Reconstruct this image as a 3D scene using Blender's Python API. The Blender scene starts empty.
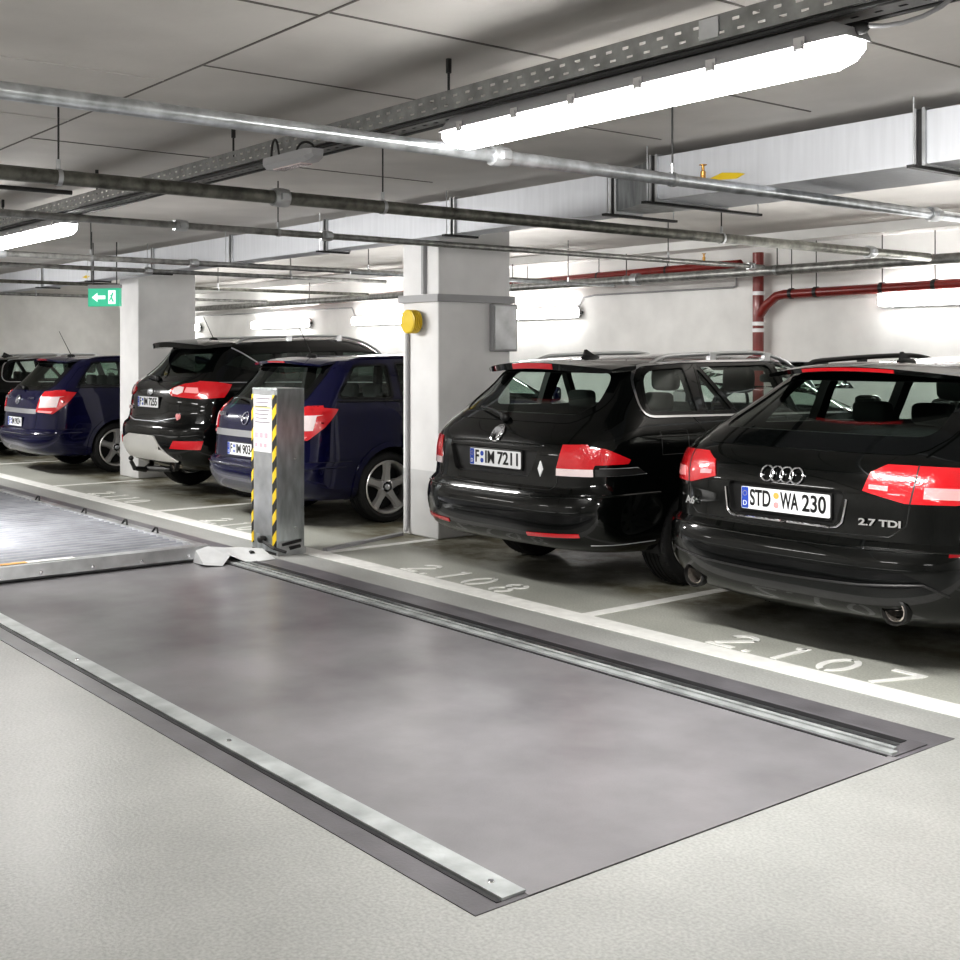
import bpy, bmesh, math, random
from math import sin, cos, pi, radians, sqrt, atan2, degrees
from mathutils import Vector, Matrix
from mathutils.bvhtree import BVHTree
random.seed(7)
scn = bpy.context.scene
COL = scn.collection

# ---------------------------------------------------------------- materials
def new_mat(name):
    m = bpy.data.materials.new(name); m.use_nodes = True
    nt = m.node_tree; nt.nodes.clear()
    out = nt.nodes.new('ShaderNodeOutputMaterial')
    return m, nt, out
def N(nt, typ, **kw):
    n = nt.nodes.new(typ)
    for k, v in kw.items():
        if k in n.inputs: n.inputs[k].default_value = v
        else: setattr(n, k, v)
    return n
def pbr(name, col, rough=.5, metal=0, coat=0, noise=0, nscale=8, bump=0, bscale=60, spec=.5, emis=None, estr=0, stretch=None, coatr=.03):
    m, nt, out = new_mat(name)
    b = N(nt, 'ShaderNodeBsdfPrincipled')
    b.inputs['Base Color'].default_value = (*col, 1)
    b.inputs['Roughness'].default_value = rough
    b.inputs['Metallic'].default_value = metal
    b.inputs['Coat Weight'].default_value = coat
    b.inputs['Coat Roughness'].default_value = coatr
    b.inputs['Specular IOR Level'].default_value = spec
    if emis: b.inputs['Emission Color'].default_value = (*emis, 1); b.inputs['Emission Strength'].default_value = estr
    tc = N(nt, 'ShaderNodeTexCoord')
    vec = tc.outputs['Object']
    if stretch:
        mp = N(nt, 'ShaderNodeMapping'); mp.inputs['Scale'].default_value = stretch
        nt.links.new(vec, mp.inputs['Vector']); vec = mp.outputs['Vector']
    if noise:
        t = N(nt, 'ShaderNodeTexNoise'); t.inputs['Scale'].default_value = nscale; t.inputs['Detail'].default_value = 6
        nt.links.new(vec, t.inputs['Vector'])
        r = N(nt, 'ShaderNodeMapRange'); r.inputs['From Min'].default_value = .3; r.inputs['From Max'].default_value = .7
        r.inputs['To Min'].default_value = 1-noise; r.inputs['To Max'].default_value = 1+noise
        nt.links.new(t.outputs['Fac'], r.inputs['Value'])
        mx = N(nt, 'ShaderNodeVectorMath', operation='SCALE'); mx.inputs[0].default_value = col
        nt.links.new(r.outputs['Result'], mx.inputs['Scale'])
        nt.links.new(mx.outputs['Vector'], b.inputs['Base Color'])
    if bump:
        t = N(nt, 'ShaderNodeTexNoise'); t.inputs['Scale'].default_value = bscale; t.inputs['Detail'].default_value = 4
        nt.links.new(vec, t.inputs['Vector'])
        bp = N(nt, 'ShaderNodeBump'); bp.inputs['Strength'].default_value = bump; bp.inputs['Distance'].default_value = .01
        nt.links.new(t.outputs['Fac'], bp.inputs['Height']); nt.links.new(bp.outputs['Normal'], b.inputs['Normal'])
    nt.links.new(b.outputs[0], out.inputs[0])
    return m
def glass_mat(name, tint, refl=1.45, rough=.0):
    m, nt, out = new_mat(name)
    t = N(nt, 'ShaderNodeBsdfTransparent'); t.inputs[0].default_value = (*tint, 1)
    g = N(nt, 'ShaderNodeBsdfGlossy'); g.inputs['Roughness'].default_value = rough; g.inputs[0].default_value = (.95, 1, .97, 1)
    f = N(nt, 'ShaderNodeFresnel'); f.inputs['IOR'].default_value = refl
    mx = N(nt, 'ShaderNodeMixShader')
    nt.links.new(f.outputs[0], mx.inputs[0]); nt.links.new(t.outputs[0], mx.inputs[1]); nt.links.new(g.outputs[0], mx.inputs[2])
    nt.links.new(mx.outputs[0], out.inputs[0])
    return m
def emit(name, col, s):
    m, nt, out = new_mat(name)
    e = N(nt, 'ShaderNodeEmission'); e.inputs[0].default_value = (*col, 1); e.inputs[1].default_value = s
    nt.links.new(e.outputs[0], out.inputs[0]); return m

def floor_mat():
    m, nt, out = new_mat('sealed_concrete')
    b = N(nt, 'ShaderNodeBsdfPrincipled'); b.inputs['Specular IOR Level'].default_value = .45
    tc = N(nt, 'ShaderNodeTexCoord'); L = nt.links
    sep = N(nt, 'ShaderNodeSeparateXYZ'); L.new(tc.outputs['Object'], sep.inputs[0])
    t1 = N(nt, 'ShaderNodeTexNoise'); t1.inputs['Scale'].default_value = 1.1; t1.inputs['Detail'].default_value = 8; t1.inputs['Roughness'].default_value = .65
    t2 = N(nt, 'ShaderNodeTexNoise'); t2.inputs['Scale'].default_value = 90; t2.inputs['Detail'].default_value = 3
    t3 = N(nt, 'ShaderNodeTexNoise'); t3.inputs['Scale'].default_value = 2.2; t3.inputs['Detail'].default_value = 10; t3.inputs['Roughness'].default_value = .7
    for t in (t1, t2, t3): L.new(tc.outputs['Object'], t.inputs['Vector'])
    cr = N(nt, 'ShaderNodeValToRGB'); e = cr.color_ramp.elements
    e[0].position = .30; e[0].color = (.33, .335, .322, 1); e[1].position = .72; e[1].color = (.45, .455, .44, 1)
    L.new(t1.outputs['Fac'], cr.inputs[0])
    # bay colour raised past the white line, standing in for light missing there
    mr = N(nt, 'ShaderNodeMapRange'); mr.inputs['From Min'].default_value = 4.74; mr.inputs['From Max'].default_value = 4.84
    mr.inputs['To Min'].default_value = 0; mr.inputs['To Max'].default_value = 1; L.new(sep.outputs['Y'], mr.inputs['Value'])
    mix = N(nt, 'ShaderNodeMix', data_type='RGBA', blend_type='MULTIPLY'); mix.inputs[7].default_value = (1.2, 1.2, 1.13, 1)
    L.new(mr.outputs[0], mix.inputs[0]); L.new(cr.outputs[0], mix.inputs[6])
    st = N(nt, 'ShaderNodeMapRange'); st.inputs['From Min'].default_value = .36; st.inputs['From Max'].default_value = .56; L.new(t3.outputs['Fac'], st.inputs['Value'])  # brown oil stain that also paints the cars' cast shadow into the colour
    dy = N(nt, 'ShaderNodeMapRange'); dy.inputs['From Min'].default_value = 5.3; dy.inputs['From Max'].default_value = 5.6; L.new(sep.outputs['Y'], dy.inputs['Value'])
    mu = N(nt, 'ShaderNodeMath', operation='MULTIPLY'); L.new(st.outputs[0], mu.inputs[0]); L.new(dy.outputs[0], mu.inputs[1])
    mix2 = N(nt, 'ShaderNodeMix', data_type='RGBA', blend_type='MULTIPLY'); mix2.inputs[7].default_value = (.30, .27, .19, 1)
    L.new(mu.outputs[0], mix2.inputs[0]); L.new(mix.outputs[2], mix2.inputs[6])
    # speckle
    sp = N(nt, 'ShaderNodeMapRange'); sp.inputs['From Min'].default_value = .3; sp.inputs['From Max'].default_value = .7; sp.inputs['To Min'].default_value = .82; sp.inputs['To Max'].default_value = 1.14
    L.new(t2.outputs['Fac'], sp.inputs['Value'])
    vm = N(nt, 'ShaderNodeVectorMath', operation='SCALE'); L.new(mix2.outputs[2], vm.inputs[0]); L.new(sp.outputs[0], vm.inputs['Scale'])
    L.new(vm.outputs[0], b.inputs['Base Color'])
    rr = N(nt, 'ShaderNodeMapRange'); rr.inputs['To Min'].default_value = .28; rr.inputs['To Max'].default_value = .5; L.new(t1.outputs['Fac'], rr.inputs['Value'])
    L.new(rr.outputs[0], b.inputs['Roughness'])
    bp = N(nt, 'ShaderNodeBump'); bp.inputs['Strength'].default_value = .12; bp.inputs['Distance'].default_value = .01; L.new(t2.outputs['Fac'], bp.inputs['Height'])
    L.new(bp.outputs[0], b.inputs['Normal']); L.new(b.outputs[0], out.inputs[0])
    return m
def lowband_mat(name, col, low, z0, rough=.6):
    m, nt, out = new_mat(name); L = nt.links
    b = N(nt, 'ShaderNodeBsdfPrincipled'); b.inputs['Roughness'].default_value = rough; b.inputs['Specular IOR Level'].default_value = .3
    tc = N(nt, 'ShaderNodeTexCoord'); sep = N(nt, 'ShaderNodeSeparateXYZ'); L.new(tc.outputs['Object'], sep.inputs[0])
    mr = N(nt, 'ShaderNodeMapRange'); mr.inputs['From Min'].default_value = z0-.004; mr.inputs['From Max'].default_value = z0+.004; L.new(sep.outputs['Z'], mr.inputs['Value'])
    mix = N(nt, 'ShaderNodeMix', data_type='RGBA'); mix.inputs[6].default_value = (*low, 1); mix.inputs[7].default_value = (*col, 1); L.new(mr.outputs[0], mix.inputs[0])
    t = N(nt, 'ShaderNodeTexNoise'); t.inputs['Scale'].default_value = 2.5; t.inputs['Detail'].default_value = 8; L.new(tc.outputs['Object'], t.inputs['Vector'])
    sp = N(nt, 'ShaderNodeMapRange'); sp.inputs['From Min'].default_value = .3; sp.inputs['From Max'].default_value = .7; sp.inputs['To Min'].default_value = .9; sp.inputs['To Max'].default_value = 1.05; L.new(t.outputs[0], sp.inputs['Value'])
    vm = N(nt, 'ShaderNodeVectorMath', operation='SCALE'); L.new(mix.outputs[2], vm.inputs[0]); L.new(sp.outputs[0], vm.inputs['Scale']); L.new(vm.outputs[0], b.inputs['Base Color'])
    L.new(b.outputs[0], out.inputs[0]); return m
def hazard_mat():
    m, nt, out = new_mat('hazard_stripes'); L = nt.links
    b = N(nt, 'ShaderNodeBsdfPrincipled'); b.inputs['Roughness'].default_value = .4
    tc = N(nt, 'ShaderNodeTexCoord'); sep = N(nt, 'ShaderNodeSeparateXYZ'); L.new(tc.outputs['Object'], sep.inputs[0])
    ad = N(nt, 'ShaderNodeMath', operation='SUBTRACT'); L.new(sep.outputs['Z'], ad.inputs[0]); L.new(sep.outputs['X'], ad.inputs[1])
    dv = N(nt, 'ShaderNodeMath', operation='DIVIDE'); dv.inputs[1].default_value = .158; L.new(ad.outputs[0], dv.inputs[0])
    fr = N(nt, 'ShaderNodeMath', operation='FRACT'); L.new(dv.outputs[0], fr.inputs[0])
    gt = N(nt, 'ShaderNodeMath', operation='GREATER_THAN'); gt.inputs[1].default_value = .5; L.new(fr.outputs[0], gt.inputs[0])
    mix = N(nt, 'ShaderNodeMix', data_type='RGBA'); mix.inputs[6].default_value = (.015, .015, .015, 1); mix.inputs[7].default_value = (.85, .60, .03, 1)
    L.new(gt.outputs[0], mix.inputs[0]); L.new(mix.outputs[2], b.inputs['Base Color']); L.new(b.outputs[0], out.inputs[0]); return m

M = {}
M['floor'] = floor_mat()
M['ceiling'] = pbr('cast_ceiling', (.56, .54, .515), .7, noise=.12, nscale=1.3, bump=.15, bscale=25)
M['wall'] = lowband_mat('painted_wall', (.82, .815, .80), (.74, .735, .72), .25)
M['column'] = lowband_mat('painted_column', (.78, .775, .775), (.62, .62, .62), .55)
M['pit'] = pbr('pit_coating', (.232, .227, .236), .27, noise=.22, nscale=1.6, bump=.08, bscale=120)
M['pit_dark'] = pbr('pit_margin', (.15, .145, .155), .36, noise=.25, nscale=3, bump=.08, bscale=100)
M['white_paint'] = pbr('white_line_paint', (.86, .86, .83), .5, noise=.08, nscale=12)
M['galv'] = pbr('galvanised_steel', (.50, .51, .52), .38, metal=.75, noise=.25, nscale=5)
M['post_side'] = pbr('galvanised_post', (.50, .53, .54), .3, metal=.7, noise=.3, nscale=5, stretch=(3, 3, .8))
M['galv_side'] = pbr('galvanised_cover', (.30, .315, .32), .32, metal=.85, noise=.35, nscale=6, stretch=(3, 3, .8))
M['duct'] = pbr('duct_sheet', (.64, .655, .69), .5, metal=.35, noise=.05, nscale=5, stretch=(6, 6, .4))
M['duct_flange'] = pbr('duct_flange', (.5, .5, .5), .4, metal=.6)
M['pipe_bright'] = pbr('bright_pipe', (.52, .54, .56), .28, metal=.8, noise=.3, nscale=14)
M['pipe_dark'] = pbr('aged_pipe', (.17, .17, .15), .42, metal=.6, noise=.45, nscale=16)
M['pipe_mid'] = pbr('mid_pipe', (.30, .30, .29), .38, metal=.7, noise=.35, nscale=16)
M['dark_metal'] = pbr('dark_steel', (.05, .05, .05), .45, metal=.6)
M['red_pipe'] = pbr('red_enamel_pipe', (.20, .022, .018), .32, coat=.3, noise=.15)
M['groove'] = pbr('groove_shadow', (.02, .02, .022), .6)
M['rail_zinc'] = pbr('zinc_rail', (.40, .42, .42), .6, metal=.25, noise=.3, nscale=7, bump=.2, bscale=30)
M['deck'] = pbr('corrugated_deck', (.33, .34, .37), .45, metal=.5, noise=.2, nscale=4)
M['tray'] = pbr('tray_steel', (.27, .275, .27), .42, metal=.6, noise=.25, nscale=12)
M['cable'] = pbr('black_cable', (.03, .03, .03), .5)
M['lamp_body'] = pbr('lamp_housing', (.36, .36, .37), .5)
M['tube'] = emit('lamp_glow', (1, .985, .96), 13)
M['tube_wall'] = emit('wall_lamp_glow', (1, .985, .96), 13)
M['joint'] = pbr('ceiling_joint', (.16, .15, .14), .8)
M['joint_light'] = pbr('ceiling_joint_light', (.6, .58, .56), .8)
M['hazard'] = hazard_mat()
M['paper'] = pbr('notice_paper', (.84, .83, .84), .5)
M['ink'] = pbr('notice_ink', (.25, .23, .25), .6)
M['ink_pink'] = pbr('notice_pink', (.75, .42, .48), .6)
M['ink_yellow'] = pbr('notice_yellow', (.85, .75, .35), .6)
M['yellow'] = pbr('yellow_plastic', (.72, .52, .03), .35)
M['green'] = pbr('exit_green', (.05, .42, .26), .4, emis=(.06, .5, .3), estr=.3)
M['white_emit'] = pbr('exit_white', (.9, .95, .92), .4, emis=(.8, 1, .9), estr=.4)
M['concrete_block'] = pbr('cast_stopper', (.62, .63, .64), .45, metal=.1, noise=.1)
M['brass'] = pbr('brass_head', (.45, .26, .08), .35, metal=.8)
M['orange'] = pbr('orange_mark', (.8, .42, .1), .5)
# vehicles
M['black_paint'] = pbr('black_paint', (.0015, .002, .0018), .25, coat=.85, spec=.08)
M['blue_paint'] = pbr('blue_paint', (.0018, .002, .030), .25, coat=.85, spec=.15)
M['glass'] = glass_mat('tinted_glass', (.80, .88, .84), 1.5)
M['glass_dark'] = glass_mat('privacy_glass', (.10, .12, .11), 1.5)
M['frit'] = pbr('black_glazing_edge', (.002, .0025, .0025), .08, coat=.3, spec=.3)
M['trim'] = pbr('black_trim', (.012, .012, .012), .45)
M['rubber'] = pbr('tyre_rubber', (.014, .014, .014), .62, bump=.2, bscale=80)
M['rim'] = pbr('alloy', (.62, .61, .60), .3, metal=.75)
M['rim_dark'] = pbr('wheel_well', (.01, .01, .01), .6)
M['chrome'] = pbr('chrome', (.82, .82, .84), .12, metal=1)
M['silver'] = pbr('satin_silver', (.62, .63, .66), .28, metal=.8)
M['rail'] = pbr('rail_silver', (.68, .69, .7), .3, metal=.8)
M['red_lens'] = pbr('red_lens', (.50, .012, .018), .12, coat=1, emis=(.5, .01, .02), estr=.05, bump=.25, bscale=70)
M['red_dark'] = pbr('dark_red_lens', (.22, .008, .012), .12, coat=1)
M['clear_lens'] = pbr('clear_lens', (.78, .66, .66), .15, coat=1, bump=.4, bscale=90)
M['pink_lens'] = pbr('pale_red_lens', (.85, .35, .35), .15, coat=1, emis=(.7, .2, .2), estr=.05, bump=.4, bscale=90)
M['plate_white'] = pbr('plate_white', (.86, .87, .88), .35)
M['plate_blue'] = pbr('plate_blue', (.02, .07, .42), .35)
M['plate_ink'] = pbr('plate_ink', (.008, .008, .008), .4)
M['seat'] = pbr('seat_cloth', (.035, .04, .037), .8)
M['interior'] = pbr('cabin_plastic', (.03, .03, .03), .6)
M['cover'] = pbr('load_cover_cloth', (.12, .13, .12), .7)
M['headlining'] = pbr('headlining', (.33, .34, .32), .8)
M['skid'] = pbr('skid_silver', (.70, .69, .66), .35, metal=.4)
M['exhaust'] = pbr('exhaust_steel', (.72, .66, .6), .2, metal=.9)

# ---------------------------------------------------------------- helpers
def link(o, parent=None):
    COL.objects.link(o)
    if parent: o.parent = parent
    return o
def tag(o, label=None, cat=None, group=None, kind=None):
    if label: o['label'] = label
    if cat: o['category'] = cat
    if group: o['group'] = group
    if kind: o['kind'] = kind
    return o
def empty(name, loc, rz=0):
    o = bpy.data.objects.new(name, None); o.location = loc; o.rotation_euler = (0, 0, rz); o.empty_display_size = .1
    COL.objects.link(o); return o

class MB:
    def __init__(s): s.v = []; s.f = []; s.mi = []
    def add(s, vs, fs, mi=0):
        b = len(s.v); s.v += [tuple(v) for v in vs]; s.f += [tuple(i+b for i in f) for f in fs]; s.mi += [mi]*len(fs); return s
    def box(s, x0, x1, y0, y1, z0, z1, mi=0):
        vs = [(x, y, z) for x in (x0, x1) for y in (y0, y1) for z in (z0, z1)]
        return s.add(vs, [(0, 1, 3, 2), (4, 6, 7, 5), (0, 4, 5, 1), (2, 3, 7, 6), (0, 2, 6, 4), (1, 5, 7, 3)], mi)
    def prism(s, poly, axis, d0, d1, mi=0):
        def P(p, d):
            return (d, p[0], p[1]) if axis == 'x' else ((p[0], d, p[1]) if axis == 'y' else (p[0], p[1], d))
        n = len(poly); vs = [P(p, d0) for p in poly]+[P(p, d1) for p in poly]
        fs = [tuple(range(n))[::-1], tuple(range(n, 2*n))]+[(i, (i+1) % n, n+(i+1) % n, n+i) for i in range(n)]
        return s.add(vs, fs, mi)
    def tube(s, pts, r, n=10, cap=True, mi=0, sy=1.0):
        pts = [Vector(p) for p in pts]; rs = r if isinstance(r, (list, tuple)) else [r]*len(pts)
        t0 = (pts[1]-pts[0]).normalized(); up = Vector((0, 0, 1)) if abs(t0.z) < .9 else Vector((1, 0, 0))
        vs = []; 
        for i, p in enumerate(pts):
            t = (pts[min(i+1, len(pts)-1)]-pts[max(i-1, 0)])
            if t.length < 1e-9: t = t0
            t = t.normalized(); a = t.cross(up)
            if a.length < 1e-4: a = t.cross(Vector((0, 1, 0)))
            a.normalize(); b = a.cross(t).normalized(); 
            for k in range(n):
                an = 2*pi*k/n; vs.append(p+a*cos(an)*rs[i]+b*sin(an)*rs[i]*sy)
        fs = []
        for i in range(len(pts)-1):
            for k in range(n): fs.append((i*n+k, i*n+(k+1) % n, (i+1)*n+(k+1) % n, (i+1)*n+k))
        if cap: fs += [tuple(range(n))[::-1], tuple((len(pts)-1)*n+k for k in range(n))]
        return s.add(vs, fs, mi)
    def lathe(s, prof, axis='x', c=(0, 0, 0), n=36, mi=0, closed=False):
        vs = []
        for (a, r) in prof:
            for k in range(n):
                an = 2*pi*k/n; u = r*cos(an); w = r*sin(an)
                p = (a, u, w) if axis == 'x' else ((u, a, w) if axis == 'y' else (u, w, a))
                vs.append((p[0]+c[0], p[1]+c[1], p[2]+c[2]))
        fs = []; m = len(prof)
        for i in range(m if closed else m-1):
            j = (i+1) % m
            for k in range(n): fs.append((i*n+k, i*n+(k+1) % n, j*n+(k+1) % n, j*n+k))
        return s.add(vs, fs, mi)
    def sell(s, c, r, e=.35, n=14, mi=0, rot=None):
        """superellipsoid: soft box"""
        sg = lambda x, p: math.copysign(abs(x)**p, x)
        vs = []; nv = n//2+1
        for i in range(nv+1):
            ph = -pi/2+pi*i/nv
            for k in range(n*2):
                th = 2*pi*k/(n*2)
                v = Vector((r[0]*sg(cos(ph), e)*sg(cos(th), e), r[1]*sg(cos(ph), e)*sg(sin(th), e), r[2]*sg(sin(ph), e)))
                if rot: v = rot @ v
                vs.append(v+Vector(c))
        fs = []; w = n*2
        for i in range(nv):
            for k in range(w): fs.append((i*w+k, i*w+(k+1) % w, (i+1)*w+(k+1) % w, (i+1)*w+k))
        return s.add(vs, fs, mi)
    def build(s, name, mats, parent=None, smooth=35, bevel=0):
        me = bpy.data.meshes.new(name); me.from_pydata(s.v, [], s.f)
        if not isinstance(mats, (list, tuple)): mats = [mats]
        for m in mats: me.materials.append(m)
        for p, i in zip(me.polygons, s.mi): p.material_index = i
        bm = bmesh.new(); bm.from_mesh(me)
        bmesh.ops.remove_doubles(bm, verts=bm.verts, dist=1e-6)
        bmesh.ops.recalc_face_normals(bm, faces=bm.faces); bm.to_mesh(me); bm.free()
        if smooth:
            me.shade_smooth(); me.set_sharp_from_angle(angle=radians(smooth))
        o = bpy.data.objects.new(name, me); link(o, parent)
        if bevel:
            b = o.modifiers.new('bevel', 'BEVEL'); b.width = bevel; b.segments = 2; b.limit_method = 'ANGLE'
        return o

def copy_tree(o, parent=None):
    c = o.copy(); COL.objects.link(c)
    if parent: c.parent = parent
    for ch in list(o.children): copy_tree(ch, c)
    return c

def fillet(pts, r, n=5):
    out = []; m = len(pts)
    for i in range(m):
        p = Vector(pts[i]); a = Vector(pts[i-1]); b = Vector(pts[(i+1) % m])
        rr = r[i] if isinstance(r, (list, tuple)) else r
        u = (a-p); v = (b-p); d = min(rr, u.length*.45, v.length*.45)
        if d < 1e-4: out.append(tuple(p)); continue
        s = p+u.normalized()*d; e = p+v.normalized()*d
        for k in range(n+1):
            t = k/n; q = s*(1-t)**2+p*2*t*(1-t)+e*t*t; out.append(tuple(q))
    return out
def expand(poly, d):
    """push a 2D polygon outwards by d"""
    ar = sum(poly[i-1][0]*poly[i][1]-poly[i][0]*poly[i-1][1] for i in range(len(poly)))
    sgn = 1 if ar > 0 else -1; out = []; m = len(poly)
    for i in range(m):
        a = Vector(poly[i-1]); b = Vector(poly[(i+1) % m]); p = Vector(poly[i])
        e1 = (p-a); e2 = (b-p)
        n1 = Vector((e1.y, -e1.x)); n2 = Vector((e2.y, -e2.x))
        if n1.length > 1e-9: n1.normalize()
        if n2.length > 1e-9: n2.normalize()
        nn = (n1+n2)
        if nn.length < 1e-6: nn = n1
        nn.normalize(); k = 1/max(.4, nn.dot(n1) if n1.length else 1)
        q = p+nn*d*sgn*min(k, 1.6); out.append((q.x, q.y))
    return out

def text_obj(name, s, size, mat, parent, loc, rot, sx=1.0, ext=.001, align='CENTER', bold=0.0, fit=0):
    cu = bpy.data.curves.new(name, 'FONT'); cu.body = s; cu.size = size; cu.extrude = ext; cu.align_x = align; cu.align_y = 'CENTER'; cu.offset = bold
    t = bpy.data.objects.new(name+'_curve', cu); COL.objects.link(t)
    dg = bpy.context.evaluated_depsgraph_get(); dg.update()
    me = bpy.data.meshes.new_from_object(t.evaluated_get(dg)); COL.objects.unlink(t); bpy.data.objects.remove(t)
    me.transform(Matrix.Diagonal((sx, 1, 1, 1))); me.materials.clear(); me.materials.append(mat); me.name = name
    if fit:
        xs_ = [v.co.x for v in me.vertices]; k_ = fit/(max(xs_)-min(xs_)); c_ = (max(xs_)+min(xs_))/2
        for v in me.vertices: v.co.x = (v.co.x-c_)*k_
    o = bpy.data.objects.new(name, me); o.location = loc; o.rotation_euler = rot; link(o, parent); return o

def pchip(xs, ys, x):
    n = len(xs)
    if x <= xs[0]: return ys[0]
    if x >= xs[-1]: return ys[-1]
    h = [xs[i+1]-xs[i] for i in range(n-1)]; d = [(ys[i+1]-ys[i])/h[i] for i in range(n-1)]
    m = [0]*n; m[0] = d[0]; m[-1] = d[-1]
    for i in range(1, n-1):
        if d[i-1]*d[i] <= 0: m[i] = 0
        else:
            w1 = 2*h[i]+h[i-1]; w2 = h[i]+2*h[i-1]; m[i] = (w1+w2)/(w1/d[i-1]+w2/d[i])
    i = max(k for k in range(n-1) if xs[k] <= x); t = (x-xs[i])/h[i]
    return ((2*t**3-3*t**2+1)*ys[i]+(t**3-2*t**2+t)*h[i]*m[i]+(-2*t**3+3*t**2)*ys[i+1]+(t**3-t**2)*h[i]*m[i+1])
def sstep(a, b, x):
    t = min(1, max(0, (x-a)/(b-a))); return t*t*(3-2*t)

# ---------------------------------------------------------------- vehicles
class Body:
    """stacked plan outlines; local frame: x right, y forward (0 at the rear bumper), z up"""
    def __init__(s, sp):
        s.sp = sp; s.k = sp['levels']; s.zs = [r[0] for r in s.k]
        s.ztop = s.zs[-1]; s.belt = sp['belt']
    def row(s, z, off=0):
        g = lambda i: pchip(s.zs, [r[i] for r in s.k], z)
        return g(1)-off, g(2)+off, g(3)-off
    def outline(s, z, off=0):
        w, yr, yf = s.row(z, off); sp = s.sp
        a, q, af = sp['a'], sp['q'], sp['af']*(1 if z < .75 else .8)
        def corner(a, q, p=2.0, n=60):
            pts = []
            for i in range(n+1):
                f = (i/n)*pi/2; pts.append((w*abs(sin(f))**(2/q), a*(1-abs(cos(f))**(2/p))))
            pts = [pts[0]]+pts[1:]; return pts
        def resample(pts, n):
            L = [0]
            for i in range(1, len(pts)): L.append(L[-1]+math.dist(pts[i], pts[i-1]))
            out = []; j = 0
            for k in range(n+1):
                t = L[-1]*k/n
                while j < len(L)-2 and L[j+1] < t: j += 1
                u = 0 if L[j+1] == L[j] else (t-L[j])/(L[j+1]-L[j])
                out.append((pts[j][0]*(1-u)+pts[j+1][0]*u, pts[j][1]*(1-u)+pts[j+1][1]*u))
            return out
        R = [(x, yr+y) for x, y in resample(corner(a, q), 20)]
        Fr = [(x, yf-y) for x, y in resample(corner(af, 3.2), 12)][::-1]
        y0 = R[-1][1]; y1 = Fr[0][1]; ns = 34
        S = [(w, y0+(y1-y0)*k/ns) for k in range(1, ns)]
        return R+S+Fr
    def warp(s, x, y, z):
        sp = s.sp; b = sstep(s.belt-.05, s.ztop, z); ym = sp.get('ym', 2.0)
        yr = s.k[-1][2]
        if y < ym: z2 = z-b*sp.get('sag', .05)*((ym-y)/(ym-yr))**2
        else: z2 = z-b*.05*((y-ym)/.8)**2
        # beltline rises gently to the rear
        xx = x
        if z < s.belt: 
            for cy in (sp['wr'], sp['wf']):
                g = math.exp(-((y-cy)/.36)**2)*math.exp(-((z-.62)/.22)**2)*sp.get('flare', .02); xx += math.copysign(g, x) if abs(x) > .5 else 0
        return (xx, y, z2)
    def mesh(s, off=0, zoff=0):
        zs = []
        for a, b in zip(s.zs[:-1], s.zs[1:]):
            n = max(1, int(round((b-a)/.045))); zs += [a+(b-a)*i/n for i in range(n)]
        zs.append(s.zs[-1])
        if off: zs = [s.zs[0]+off]+[z for z in zs if z > s.zs[0]+off*1.3]
        rows = []
        for z in zs:
            half = s.outline(z, off); nh = len(half)
            loop = half+[(-x, y) for x, y in half[-2:0:-1]]
            rows.append([s.warp(x, y, z-(zoff if z > s.belt else 0)) for x, y in loop])
        nl = len(rows[0]); nh = nl//2
        ym = s.sp.get('ym', 2.0); cr = s.sp.get('crown', .035); top = rows[-1]
        for t in (.93, .85, .74, .6, .44, .28, .12):
            rows.append([(x*t, ym+(y-ym)*(1-.10*(1-t)), z+cr*(1-t*t)) for x, y, z in top])
        vs = [v for r in rows for v in r]; fs = []; mi = []
        for i in range(len(rows)-1):
            for k in range(nl):
                fs.append((i*nl+k, i*nl+(k+1) % nl, (i+1)*nl+(k+1) % nl, (i+1)*nl+k)); mi.append((i, k))
        def capf(base, flip):
            for k in range(nh):
                a, b, c, d = k, k+1, (nl-k-1) % nl, (nl-k) % nl
                f = [a, b, c, d]; f = [base+i for i in dict.fromkeys(f)]
                if len(f) > 2: fs.append(tuple(f[::-1] if flip else f)); mi.append(None)
        capf((len(rows)-1)*nl, True); capf(0, False)
        return vs, fs, mi, zs, nl

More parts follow.
